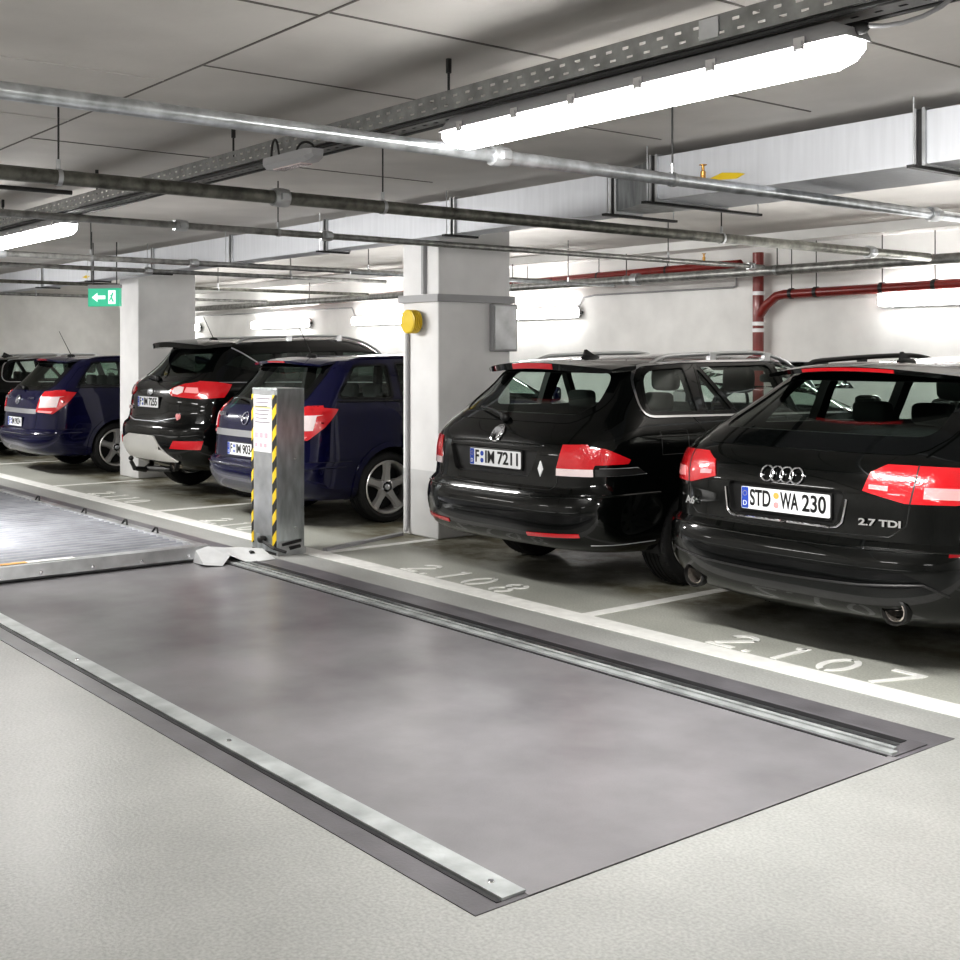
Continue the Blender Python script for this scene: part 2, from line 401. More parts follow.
SLOT = [bpy.data.materials.new('slot') for _ in range(5)]
def build_car(sp, loc, rz, label, group=None):
    P = sp['paint']; paint = M[P]
    root = empty(sp['name'], (loc[0], loc[1], 0), radians(rz)); tag(root, label, 'car', group)
    B = Body(sp); vs, fs, mi, zs, nl = B.mesh()
    bvh = BVHTree.FromPolygons(vs, fs)
    # ---- shell with openings
    bm = bmesh.new(); V = [bm.verts.new(v) for v in vs]; nrow = len(zs)
    zb = sp['bumper_top']; tw = sp['gate_cols']
    for f, m in zip(fs, mi):
        try: fc = bm.faces.new([V[i] for i in f])
        except ValueError: continue
        k = 0
        if m:
            i, c = m; zc = (zs[i]+zs[min(i+1, nrow-1)])/2 if i < nrow-1 else 9
            cc = c if c < nl/2 else nl-1-c
            if zc < zb and cc < 20+4: k = 1
            elif zc < 8 and cc < tw: k = 2
        fc.material_index = k
    bmesh.ops.recalc_face_normals(bm, faces=bm.faces)
    iv, jf, _, _, _ = B.mesh(.045, .03)
    W = [bm.verts.new(v) for v in iv]; inner = []
    for f in jf:
        try: g = bm.faces.new([W[i] for i in f]); g.material_index = 3; inner.append(g)
        except ValueError: pass
    bmesh.ops.recalc_face_normals(bm, faces=inner); bmesh.ops.reverse_faces(bm, faces=inner)
    me = bpy.data.meshes.new('shell'); bm.to_mesh(me); bm.free()
    for k_ in range(5): me.materials.append(SLOT[k_])
    shell = bpy.data.objects.new('shell', me); COL.objects.link(shell)
    cutm = MB(); cutw = MB(); cuta = MB()
    gl_side = [fillet(w, sp.get('wr_fillet', .03)) if not isinstance(w, dict) else fillet(w['p'], w['r']) for w in sp['side_windows']]
    rearw = fillet(sp['rear_window'], sp.get('rw_r', .06)); front = fillet(sp['windscreen'], .06)
    for w in gl_side:
        for sgn in (1, -1): cutw.prism(w, 'x', sgn*.25, sgn*1.3)
    cutm.prism(rearw, 'y', -.6, sp['rw_deep']); cutm.prism(front, 'y', 2.2, 6)
    R = sp['wheel_r']
    for cy in (sp['wr'], sp['wf']):
        for sgn in (1, -1):
            n = 40; cuta.prism([(cy+(R+.045)*cos(2*pi*k/n), R+.01+(R+.045)*sin(2*pi*k/n)) for k in range(n)], 'x', sgn*.56, sgn*1.3)
    if 'recess' in sp:
        rc = sp['recess']; cutm.prism(fillet(rc['p'], .03), 'y', -.3, rc['d'])
    cuts = [c_.build('cutter', SLOT[4], None, smooth=0) for c_ in (cutm, cutw, cuta)]
    for cut in cuts:
        bo = shell.modifiers.new('b', 'BOOLEAN'); bo.operation = 'DIFFERENCE'; bo.solver = 'EXACT'; bo.object = cut; bo.use_self = False
    dg = bpy.context.evaluated_depsgraph_get(); dg.update()
    res = bpy.data.meshes.new_from_object(shell.evaluated_get(dg))
    for o in [shell]+cuts: bpy.data.objects.remove(o)
    def sub(name, keep, mat):
        b = bmesh.new(); b.from_mesh(res)
        bmesh.ops.delete(b, geom=[f for f in b.faces if f.material_index not in keep], context='FACES')
        m = bpy.data.meshes.new(name)
        for f in b.faces: f.material_index = 1 if f.material_index in (3, 4) else 0
        b.to_mesh(m); b.free(); m.materials.append(mat); m.materials.append(M['trim'])
        m.shade_smooth(); m.set_sharp_from_angle(angle=radians(32))
        return link(bpy.data.objects.new(name, m), root)
    idx = [SLOT.index(m) if m in SLOT else 4 for m in res.materials]
    for p in res.polygons: p.material_index = idx[p.material_index]
    sub('body_shell', [0, 3, 4], paint); sub('rear_bumper', [1], paint); sub('tailgate', [2], paint)
    # ---- surface mapping
    ax = sp['hw']-.45; ay = .55
    def hit(kind, u, v, s=1):
        if kind == 'r': o = Vector((u, -2, v)); d = Vector((0, 1, 0))
        elif kind == 's': o = Vector((s*3, u, v)); d = Vector((-s, 0, 0))
        elif kind == 't': o = Vector((u, v, 3)); d = Vector((0, 0, -1))
        elif kind == 'f': o = Vector((u, 8, v)); d = Vector((0, -1, 0))
        else:
            a = radians(u); dd = Vector((sin(a)*s, -cos(a), 0)); o = Vector((s*ax, ay, v))+dd*3; d = -dd
        h = bvh.ray_cast(o, d)
        if h[0] is None: return o+d*2.2, -d
        n = h[1]
        if n.dot(d) > 0: n = -n
        return h[0], n
    def ang(pt):
        p, _ = hit(pt[0], pt[1], pt[2]); return (degrees(atan2(p.x-ax, -(p.y-ay))), pt[2])
    def patch(name, poly, kind, mat, parent, s=1, off=.004, depth=.012, step=.05, hole=None):
        b = bmesh.new(); st = (step*140 if kind == 'w' else step)
        if hole:
            n = len(poly); A = [b.verts.new((p[0], p[1], 0)) for p in poly]; H = [b.verts.new((p[0], p[1], 0)) for p in hole]
            for i in range(n): b.faces.new((A[i], A[(i+1) % n], H[(i+1) % n], H[i]))
        else:
            b.faces.new([b.verts.new((p[0], p[1], 0)) for p in poly]); bmesh.ops.triangulate(b, faces=b.faces[:])
        us = [p[0] for p in poly]; vz = [p[1] for p in poly]
        for lo, hi, stp, nn in ((min(us), max(us), st, (1, 0, 0)), (min(vz), max(vz), step, (0, 1, 0))):
            c = math.ceil(lo/stp)*stp+1e-4
            while c < hi:
                g = b.verts[:]+b.edges[:]+b.faces[:]
                bmesh.ops.bisect_plane(b, geom=g, plane_co=(c*nn[0], c*nn[1], 0), plane_no=nn); c += stp
        bmesh.ops.remove_doubles(b, verts=b.verts, dist=1e-5)
        if depth:
            ed = [e for e in b.edges if e.is_boundary]
            r = bmesh.ops.extrude_edge_only(b, edges=ed); low = {v for v in r['geom'] if isinstance(v, bmesh.types.BMVert)}
        else: low = set()
        for v in b.verts:
            p, n = hit(kind, v.co.x, v.co.y, s); v.co = p+n*(off-depth if v in low else off)
        bmesh.ops.recalc_face_normals(b, faces=b.faces)
        m = bpy.data.meshes.new(name); b.to_mesh(m); b.free(); m.materials.append(mat); m.shade_smooth(); m.set_sharp_from_angle(angle=radians(40))
        return link(bpy.data.objects.new(name, m), parent)
    def seam(pts, kind, s=1, r=.0035, name='panel_gap', mat='trim', closed=False, off=0.0):
        out = []; pp = pts+[pts[0]] if closed else pts
        for a, c in zip(pp[:-1], pp[1:]):
            n = max(2, int(math.dist(a, c)/(.05 if kind != 'w' else 4)))
            for k in range(n):
                t = k/n; p, nn = hit(kind, a[0]*(1-t)+c[0]*t, a[1]*(1-t)+c[1]*t, s); out.append(p+nn*off)
        p, nn = hit(kind, *pp[-1], s); out.append(p+nn*off)
        return MB().tube(out, r, 6).build(name, M[mat], root)
    # ---- glazing
    gm = M[sp.get('glass', 'glass')]
    o = patch('rear_window', expand(rearw, .012), 'r', gm, root, off=-.004, depth=0)
    ft = sp.get('frit', .05)
    patch('glazing_border', expand(rearw, ft), 'r', M['frit'], root, off=.003, depth=.006, hole=rearw)
    patch('windscreen', expand(front, .01), 'f', M['glass'], root, off=-.004, depth=0)
    for i, w in enumerate(gl_side):
        for s in (1, -1):
            patch('side_window', expand(w, .012), 's', M[sp.get('side_glass', 'glass')], root, s=s, off=-.006, depth=0)
            patch('window_frame', expand(w, .022), 's', M['frit'], root, s=s, off=.0015, depth=.004, hole=w)
    if 'trim_line' in sp:
        tl = fillet(sp['trim_line'], sp.get('trim_r', .05))
        for s in (1, -1): patch('window_trim', expand(tl, .014), 's', M[sp.get('trim_mat', 'chrome')], root, s=s, off=.006, depth=.01, hole=tl)
    # ---- rear lamps
    for s in (1, -1):
        first = None
        for nm_, mat, pts, off in sp['lamps']:
            poly = fillet([ang(p) for p in pts], [1.5]*len(pts), 3) if False else [ang(p) for p in pts]
            oo = patch(nm_ if first is None else nm_, poly, 'w', M[mat], root if first is None or nm_ == 'tail_lamp' else first, s=s, off=off, depth=.014, step=.03)
            if first is None: first = oo
    for nm_, mat, kind, pts, off, mir in sp.get('patches', []):
        for s in ((1, -1) if mir else (1,)):
            if kind == 'r': patch(nm_, fillet([(p[0]*s, p[1]) for p in pts], .008, 3), 'r', M[mat], root, off=off, depth=.014)
            elif kind == 'w': patch(nm_, [ang(p) for p in pts], 'w', M[mat], root, s=s, off=off, depth=.014)
            else: patch(nm_, fillet(pts, .01, 3), kind, M[mat], root, s=s, off=off, depth=.014)
    for kind, pts, mir in sp.get('seams', []):
        for s in ((1, -1) if mir else (1,)):
            pp = [(p[0]*s, p[1]) for p in pts] if kind == 'r' else pts
            seam(pp, kind, s)
    for kind, pts, mat, r, nm_, mir in sp.get('strips', []):
        for s in ((1, -1) if mir else (1,)):
            pp = [(p[0]*s, p[1]) for p in pts] if kind == 'r' else ([ang(p) for p in pts] if kind == 'w' else pts)
            seam(pp, kind, s, r, nm_, mat, off=.002)
    # ---- wheels
    def wheel(cy, s):
        w = empty('wheel', (0, 0, 0)); w.parent = root; w.location = (s*(sp['hw']-.035-.11), cy, R)
        tw_ = .108; rr = sp['rim_r']
        prof = [(-tw_+.02, rr), (-tw_+.004, rr+.03), (-tw_, R-.05), (-tw_+.008, R-.02), (-tw_+.02, R-.006)]
        for g in (-.052, -.018, .018, .052): prof += [(g-.007, R), (g-.005, R-.008), (g+.005, R-.008), (g+.007, R)]
        prof += [(tw_-.02, R-.006), (tw_-.008, R-.02), (tw_, R-.05), (tw_-.004, rr+.03), (tw_-.02, rr)]
        t = MB().lathe(prof, n=56)
        for k in range(56):   # tread blocks on the shoulders
            a = 2*pi*k/56
            for sx in (-1, 1):
                t.tube([(sx*.062, (R-.001)*cos(a), (R-.001)*sin(a)), (sx*.100, (R-.018)*cos(a+.05), (R-.018)*sin(a+.05))], .006, 4)
        t.build('tyre', M['rubber'], w, 30)
        o_ = s*(tw_-.012)
        rm = MB().lathe([(o_, rr+.006), (o_+s*.006, rr-.004), (o_-s*.004, rr-.016), (o_-s*.05, rr-.03), (-s*.09, rr-.02)], n=48)
        ns = sp.get('spokes', 5)
        for k in range(ns):
            a = 2*pi*k/ns+.3
            for da in ((-.17, .17) if sp.get('split') else (0,)):
                a1 = a+da*.45; a2 = a+da*1.15; wd = .030 if sp.get('split') else .052
                tx = lambda rad, an, sd, xx: (xx, rad*cos(an)-sd*sin(an), rad*sin(an)+sd*cos(an))
                q = []
                for rad, an, hw_, xx in ((.045, a1, wd*1.0, o_-s*.02), (rr*.55, (a1+a2)/2, wd*.7, o_-s*.012), (rr-.008, a2, wd*.9, o_-s*.004)):
                    q += [tx(rad, an, -hw_/1.6, xx-s*.0), tx(rad, an, hw_/1.6, xx), tx(rad, an, hw_, xx-s*.03), tx(rad, an, -hw_, xx-s*.03)]
                ff = [(0, 1, 2, 3), (8, 11, 10, 9)]
                for i in (0, 4):
                    ff += [(i+j, i+(j+1) % 4, i+4+(j+1) % 4, i+4+j) for j in range(4)]
                rm.add(q, ff)
        rm.lathe([(o_-s*.04, .065), (o_-s*.018, .062), (o_-s*.014, .05)], n=24)
        rb = rm.build('rim', M['rim'], w, 35)
        hb = MB().lathe([(o_-s*.03, .028), (o_-s*.012, .027), (o_-s*.008, .022), (o_-s*.006, .001)], n=20)
        for k in range(5):
            a = 2*pi*k/5+.93; hb.lathe([(o_-s*.02, .009), (o_-s*.01, .009), (o_-s*.008, .001)], c=(0, .052*cos(a), .052*sin(a)), n=8)
        hb.build('hub_cap', M['silver'], w, 35)
        MB().lathe([(-s*.02, .001), (-s*.02, .12), (-s*.02, rr-.035), (-s*.06, rr-.03)], n=40).build('brake_disc', M['rim_dark'], w, 30)
    for cy in (sp['wr'], sp['wf']):
        for s in (1, -1):
            wheel(cy, s)
            n = 30; pr_ = [(s*.54, 0)]
            lm = MB(); pts = []
            for k in range(n+1):
                a = -.25+(pi+.5)*k/n; pts.append((cy+(R+.043)*cos(a), R+.01+(R+.043)*sin(a)))
            vv = [(s*.55, p[0], p[1]) for p in pts]+[(s*(sp['hw']-.035), p[0], p[1]) for p in pts]
            lm.add(vv, [(k, k+1, n+2+k, n+1+k) for k in range(n)]); lm.add([(s*.55, p[0], p[1]) for p in pts], [tuple(range(n+1))])
            lm.build('wheel_well', M['rim_dark'], root, 30)
            if sp.get('arch'):
                a0 = [(cy+(R+.04)*cos(a_), R+.01+(R+.04)*sin(a_)) for a_ in [(-.15+(pi+.3)*k/40) for k in range(41)]]
                a1_ = [(cy+(R+.04+sp['arch'])*cos(a_), R+.01+(R+.04+sp['arch'])*sin(a_)) for a_ in [(-.15+(pi+.3)*k/40) for k in range(41)]]
                a0 = [p for p in a0 if p[1] > sp['levels'][0][0]+.02]; a1_ = [p for p in a1_ if p[1] > sp['levels'][0][0]+.02]
                patch('wheel_arch', a0+a1_[::-1], 's', M[sp.get('arch_mat', P)], root, s=s, off=.012, depth=.025, step=.04)
    # axle and floor pan
    zf = sp['levels'][0][0]; L = sp['L']
    MB().box(-.62, .62, .75, L-.7, zf-.03, zf+.02).build('floor_pan', M['trim'], root, 0)
    MB().tube([(-.7, sp['wr'], R), (.7, sp['wr'], R)], .035, 10).sell((0, sp['wr']-.35, zf+.02), (.42, .16, .07), .5).build('rear_axle', M['trim'], root)
    # ---- cabin
    zb_ = B.belt; yrs0 = sp.get('rear_seat', 1.35); ci = MB().box(-.60, .60, .40, 3.1, .34, .40)
    ci.build('cabin_floor', M['interior'], root, 0); MB().box(-.62, .62, .30+sp.get('shelf', 0), yrs0-.12, zb_-.06, zb_-.045).build('load_cover', M['cover'], root, 0)
    yrs = sp.get('rear_seat', 1.35); yfs = yrs+.92
    st = MB().sell((0, yrs+.30, .52), (.60, .27, .10), .3)
    st.sell((0, yrs+.02, .80), (.60, .08, .27), .3, rot=Matrix.Rotation(-.18, 3, 'X'))
    rs = st.build('rear_seat', M['seat'], root)
    for x in (-.38, 0, .38): MB().sell((x, yrs-.05, zb_+.11), (.12, .045, .065), .45).build('headrest', M['seat'], rs)
    for x in (-.36, .36):
        st = MB().sell((x, yfs+.28, .50), (.25, .26, .10), .35).sell((x, yfs, .80), (.24, .075, .34), .4, rot=Matrix.Rotation(-.2, 3, 'X'))
        fs_ = st.build('front_seat', M['seat'], root); MB().sell((x, yfs-.09, zb_+.25), (.13, .05, .10), .5).build('headrest', M['seat'], fs_)
    MB().sell((0, yfs+1.0, zb_-.14), (.62, .22, .14), .4).build('dashboard', M['interior'], root)
    ring = [(-.36+.18*cos(a), yfs+.68+.05*sin(a), zb_+.02+.17*sin(a)) for a in [2*pi*k/24 for k in range(25)]]
    MB().tube(ring, .013, 8).tube([(-.52, yfs+.68, zb_+.02), (-.2, yfs+.68, zb_+.02)], .018, 6).build('steering_wheel', M['trim'], root)
    MB().sell((0, yfs+.75, B.ztop-.16), (.11, .015, .035), .5).build('rear_view_mirror', M['trim'], root)
    for s in (1, -1):
        y = sp.get('mirror_y', 3.05); p, n = hit('s', y, zb_+.02, s)
        mr = MB().sell((p.x+s*.13, y, zb_+.06), (.10, .055, .075), .55).tube([(p.x-s*.02, y+.03, zb_), (p.x+s*.08, y+.01, zb_+.02)], .02, 6)
        mo = mr.build('wing_mirror', paint, root); MB().box(p.x+s*.06, p.x+s*.20, y-.060, y-.052, zb_+.01, zb_+.115).build('mirror_glass', M['chrome'], mo, 0)
    for y in sp.get('handles', []):
        for s in (1, -1):
            p, n = hit('s', y, sp.get('handle_z', .86), s)
            MB().tube([p+Vector((0, -.09, 0))-n*.004, p+n*.03+Vector((0, -.07, 0)), p+n*.034+Vector((0, 0, .004)), p+n*.03+Vector((0, .07, 0)), p+Vector((0, .09, 0))-n*.004], .011, 8).build('door_handle', paint, root)
    # ---- spoiler with high brake lamp
    if 'spoiler' in sp:
        w, yt, zt, yr_, zr, th, bow = sp['spoiler']; n = 20; vv = []; ff = []
        for i in range(n+1):
            x = -w+2*w*i/n; t = abs(x/w); by = bow*t**3; dz = -sp.get('crown', .035)*1.1*t*t; k = 1-.5*t**6
            vv += [(x, yt+by, zt+dz), (x, yt+by+.01, zt+dz-th*k), (x, yr_+by*.6, zr+dz-th*k-.01), (x, yr_+by*.6, zr+dz), (x, (yt+yr_)/2+by*.8, (zt+zr)/2+dz+.006)]
        m5 = 5
        for i in range(n): ff += [(i*m5+j, i*m5+(j+1) % m5, (i+1)*m5+(j+1) % m5, (i+1)*m5+j) for j in range(m5)]
        ff += [tuple(range(m5)), tuple(n*m5+j for j in range(m5))[::-1]]
        so = MB().add(vv, ff).build('roof_spoiler', paint, root, 40)
        bw = sp.get('brake_w', .22) or .02; q = []
        for i in range(9):
            x = -bw+2*bw*i/8; t = abs(x/w); by = bow*t**3; dz = -sp.get('crown', .035)*1.1*t*t
            q += [(x, yt+by-.004, zt+dz-.004), (x, yt+by+.004, zt+dz-th+.004), (x, yt+by+.02, zt+dz-th+.004), (x, yt+by+.02, zt+dz-.004)]
        ff = []
        for i in range(8): ff += [(i*4+j, i*4+(j+1) % 4, i*4+4+(j+1) % 4, i*4+4+j) for j in range(4)]
        ff += [(0, 1, 2, 3), (35, 34, 33, 32)]
        if sp.get('brake_w', 1): MB().add(q, ff).build('high_brake_lamp', M['red_lens'], so, 0)
    # ---- roof rails, aerial
    def roofz(x, y): return hit('t', x, y)[0].z
    if 'rails' in sp:
        rx, y0, y1, hgt, mat = sp['rails']
        for s in (1, -1):
            pts = []; n = 24
            for i in range(n+1):
                t = i/n; y = y0+(y1-y0)*t; e = min(1, min(t, 1-t)/.10); e = 1-(1-e)**2
                pts.append((s*(rx-.02*abs(2*t-1)), y, roofz(s*rx, y)-.01+hgt*e))
            ro = MB().tube(pts, .015, 8).build('roof_rail', M[mat], root)
            for t in (.33, .66):
                y = y0+(y1-y0)*t; MB().box(s*rx-.016, s*rx+.016, y-.03, y+.03, roofz(s*rx, y)-.01, roofz(s*rx, y)+hgt).build('rail_foot', M[mat], ro, 0)
    ay_, az = sp['aerial']; z0 = roofz(0, ay_)
    if az > .15:
        a = MB().sell((0, ay_, z0+.01), (.03, .05, .022), .8)
        a.tube([(0, ay_, z0+.02), (sp.get('aerial_dx', 0), ay_-az*.42, z0+az*.92)], [.005, .003], 6).build('roof_aerial', M['trim'], root)
    else:
        a = MB(); pf = [(ay_-.055, z0-.004), (ay_-.035, z0+.06), (ay_-.02, z0+.062), (ay_+.08, z0+.01), (ay_+.10, z0-.006)]
        a.prism(pf, 'x', -.006, .006).sell((0, ay_+.02, z0+.004), (.03, .085, .022), .9).build('roof_aerial', M['trim'], root)
    # ---- wiper
    if 'wiper' in sp:
        (x0, zz0), (x1, zz1) = sp['wiper']; p0, n0 = hit('r', x0, zz0); p1, n1 = hit('r', x1, zz1)
        wv = MB().tube([p0+n0*.03, p0*.5+p1*.5+n0*.045, p1+n1*.02], [.014, .009, .006], 6).sell(p0+n0*.02, (.03, .03, .03), .8).build('rear_wiper', M['trim'], root)
    # ---- number plate
    pt = sp['plate']; px, pz = pt.get('x', 0), pt['z']; 
    if 'recess' in sp: yp = sp['recess']['d']-.018
    else: yp = hit('r', px, pz)[0].y-.012
    tilt = Matrix.Rotation(0, 3, 'X')
    po = MB().box(px-.268, px+.268, yp, yp+.015, pz-.064, pz+.064).build('number_plate', M['trim'], root, 0, bevel=.004)
    MB().prism(fillet([(px-.26, pz-.055), (px+.26, pz-.055), (px+.26, pz+.055), (px-.26, pz+.055)], .01), 'y', yp-.003, yp+.002).build('plate_face', M['plate_white'], po, 0)
    MB().prism(fillet([(px-.257, pz-.052), (px-.216, pz-.052), (px-.216, pz+.052), (px-.257, pz+.052)], .006), 'y', yp-.0045, yp).build('country_band', M['plate_blue'], po, 0)
    rx = (pi/2, 0, 0)
    text_obj('country_letter', 'D', .035, M['plate_white'], po, (px-.2365, yp-.005, pz-.028), rx)
    eu = MB()
    for k in range(12): eu.sell((px-.2365+.012*cos(k*pi/6), yp-.005, pz+.022+.012*sin(k*pi/6)), (.002, .001, .002), 1, 4)
    eu.build('star_ring', M['yellow'], po, 0)
    for s_, cx_, wdt in pt['text']:
        text_obj('plate_lettering', s_, .112, M['plate_ink'], po, (px+cx_, yp-.0045, pz), rx, fit=wdt, bold=.0022)
    if pt.get('seal') is not None:
        MB().lathe([(yp-.005, .001), (yp-.005, .016), (yp, .016)], 'y', (px+pt['seal'], 0, pz+.024), 18).build('test_badge', M[pt.get('sealmat', 'orange')], po, 0)
        MB().lathe([(yp-.005, .001), (yp-.005, .015), (yp, .015)], 'y', (px+pt['seal'], 0, pz-.022), 18).build('registration_seal', M['pink_lens' if 'sealmat' not in pt else 'plate_blue'], po, 0)
    # ---- badges
    def surf_ring(cx, cz, r, tr, mat, parent=None, name='badge', sx=1.0):
        pts = []
        p0, n0 = hit('r', cx, cz)
        for k in range(29):
            a = 2*pi*k/28; p, n = hit('r', cx+r*sx*cos(a), cz+r*sin(a)); pts.append(p+n0*.008)
        return MB().tube(pts, tr, 6, cap=False).build(name, M[mat], parent or root)
    def surf_text(name, s_, x, z, size, mat='chrome', sx=1.2):
        p, n = hit('r', x, z); an = atan2(n.x, -n.y); til = atan2(n.z, sqrt(n.x**2+n.y**2))
        return text_obj(name, s_, size, M[mat], root, p+n*(.011 if abs(x) < .55 else .02), (pi/2-til, 0, an*(1 if abs(x) < .55 else .8)), sx=sx, ext=.003, bold=.0015)
    sp['badges'](root, surf_ring, surf_text, hit)
    for e in sp.get('exhausts', []):
        x, z = e; p, n = hit('r', x, z+.03)
        MB().lathe([(p.y+.05, .05), (p.y+.014, .05), (p.y+.012, .044), (p.y+.04, .042), (p.y+.10, .04), (p.y+.10, .001)], 'y', (x, 0, z), 24).build('exhaust_pipe', M['exhaust'], root)
        MB().lathe([(p.y+.05, .066), (p.y+.006, .066), (p.y-.002, .058), (p.y+.05, .05)], 'y', (x, 0, z), 28).build('exhaust_surround', M['trim'], root)
    # headlamps and grille keep the unseen front a real car
    for s in (1, -1):
        MB().sell((s*(sp['hw']-.22), L-.20, .66), (.17, .16, .075), .6).build('headlamp', M['clear_lens'], root)
    MB().sell((0, L-.06, .52), (.42, .06, .13), .35).build('front_grille', M['trim'], root)
    if sp.get('extra'): sp['extra'](root, hit, patch)
    return root

# ---- the four kinds of estate
def audi_badges(root, ring, text, hit):
    b = empty('ring_badge', (0, 0, 0)); b.parent = root
    for i in range(4): ring(-.096+.057*i, .885, .037, .0048, 'chrome', b, 'badge_ring')
    text('model_lettering', 'A6', -.60, .705, .055); text('engine_lettering', '2.7 TDI', .52, .705, .042, 'chrome', 1.5)
    # plate lip
    pts = []
    for x, z in [(-.355, .80), (-.345, .74), (-.335, .69), (-.31, .668)]+[(-.28+.56*k/16, .662) for k in range(17)]+[(.31, .668), (.335, .69), (.345, .74), (.355, .80)]:
        p, n = hit('r', x, z); pts.append(p+n*.004)
    MB().tube(pts, .006, 6).build('recess_lip', M['chrome'], root)
AUDI = dict(name='estate_car', paint='black_paint', hw=.925, L=4.93, belt=1.03, a=.44, q=3.6, af=.75, sag=.06, ym=2.5, crown=.045, wheel_r=.325, rim_r=.225, spokes=7,
    wr=1.13, wf=3.97, flare=.01, bumper_top=.60, gate_cols=15,
    levels=[(.20, .80, .30, 4.80), (.26, .86, .12, 4.88), (.33, .895, .05, 4.92), (.42, .915, .012, 4.93), (.50, .92, 0, 4.93), (.555, .924, .008, 4.92), (.60, .925, .03, 4.9), (.625, .923, .058, 4.88), (.72, .922, .068, 4.80),
            (.80, .918, .072, 4.62), (.88, .912, .085, 4.30), (.955, .90, .115, 3.98), (1.0, .882, .16, 3.74), (1.06, .85, .235, 3.50), (1.20, .78, .44, 3.15), (1.32, .725, .64, 2.88), (1.385, .685, .74, 2.72), (1.43, .62, .80, 2.6)],
    rear_window=[(-.62, 1.085), (.62, 1.085), (.53, 1.335), (-.53, 1.335)], rw_r=.07, frit=.075, rw_deep=1.1,
    windscreen=[(-.66, 1.06), (.66, 1.06), (.54, 1.34), (-.54, 1.34)],
    side_windows=[[(.92, 1.08), (1.42, 1.07), (1.38, 1.35), (1.12, 1.33)], [(1.50, 1.07), (2.22, 1.05), (2.20, 1.37), (1.46, 1.355)], [(2.32, 1.05), (3.22, 1.03), (2.75, 1.36), (2.30, 1.37)]],
    trim_line=[(.86, 1.055), (3.30, 1.01), (2.77, 1.375), (2.2, 1.39), (1.10, 1.35)], trim_mat='chrome',
    lamps=[('tail_lamp', 'red_lens', [('r', .43, .845), ('r', .455, .93), ('r', .52, .965), ('r', .61, .965), ('r', .80, .960), ('s', .42, .935), ('s', .46, .865), ('s', .40, .82), ('r', .80, .80), ('r', .62, .80)], .008),
           ('clear_strip', 'pink_lens', [('r', .46, .856), ('r', .46, .876), ('r', .545, .873), ('r', .545, .850)], .012),
           ('clear_strip', 'pink_lens', [('r', .69, .825), ('r', .69, .875), ('r', .84, .872), ('r', .84, .822)], .012),
           ('lamp_divide', 'trim', [('r', .638, .80), ('r', .644, .80), ('r', .652, .966), ('r', .646, .966)], .0105)],
    patches=[('reflector', 'red_dark', 'w', [('r', .80, .575), ('r', .80, .592), ('s', .40, .60), ('s', .40, .585)], .004, True)],
    seams=[('r', [(-.64, .79), (-.63, .70), (-.56, .645), (0, .632), (.56, .645), (.63, .70), (.64, .79)], False),
           ('s', [(1.44, 1.03), (1.40, .80), (1.52, .55)], True), ('s', [(2.27, 1.03), (2.25, .35)], True), ('s', [(3.28, 1.0), (3.32, .35)], True)],
    strips=[('w', [('r', .0, .585), ('r', .45, .588), ('r', .75, .595), ('s', .45, .60), ('s', .74, .60)], 'black_paint', .007, 'bumper_strip', True),
            ('w', [('r', .0, .415), ('r', .45, .425), ('r', .72, .45), ('r', .80, .40)], 'trim', .006, 'bumper_crease', True)],
    recess=dict(p=[(-.31, .675), (.30, .675), (.34, .835), (-.34, .835)], d=.105),
    plate=dict(z=.755, text=[('STD', -.143, .125), ('WA', .030, .105), ('230', .172, .135)], seal=-.047),
    spoiler=(.60, .575, 1.41, .84, 1.435, .026, .16), brake_w=.27, rails=(.60, .95, 3.0, .05, 'trim'), aerial=(1.12, .06),
    badges=audi_badges, exhausts=[(-.585, .315), (.585, .315)], handles=[1.70, 2.55], rear_seat=1.45, mirror_y=3.15, shelf=.1)

def golf_badges(root, ring, text, hit):
    b = ring(0, .985, .052, .005, 'chrome', None, 'round_badge')
    p, n = hit('r', 0, .985); q = lambda x, z: p+n*.012+Vector((x, -.3*0, z))+Vector((0, z*1.0*(n.z/max(.2, -n.y)), 0))
    m = MB()
    for s in (-1, 1):
        m.tube([q(s*.020, .044), q(s*.004, .008)], .005, 5); m.tube([q(s*.040, .026), q(s*.021, -.036)], .005, 5); m.tube([q(s*.021, -.036), q(0, .0)], .005, 5)
    m.build('letter_mark', M['chrome'], b)
    MB().lathe([(-.004, .001), (-.003, .047), (.03, .05)], 'y', p, 24).build('badge_disc', M['lamp_body'], b)
    p, n = hit('r', .46, .79)
    MB().prism([(p.x-.022, p.z), (p.x, p.z-.05), (p.x+.022, p.z), (p.x, p.z+.05)], 'y', p.y-.006, p.y+.01).build('diamond_sticker', M['plate_white'], root, 0)
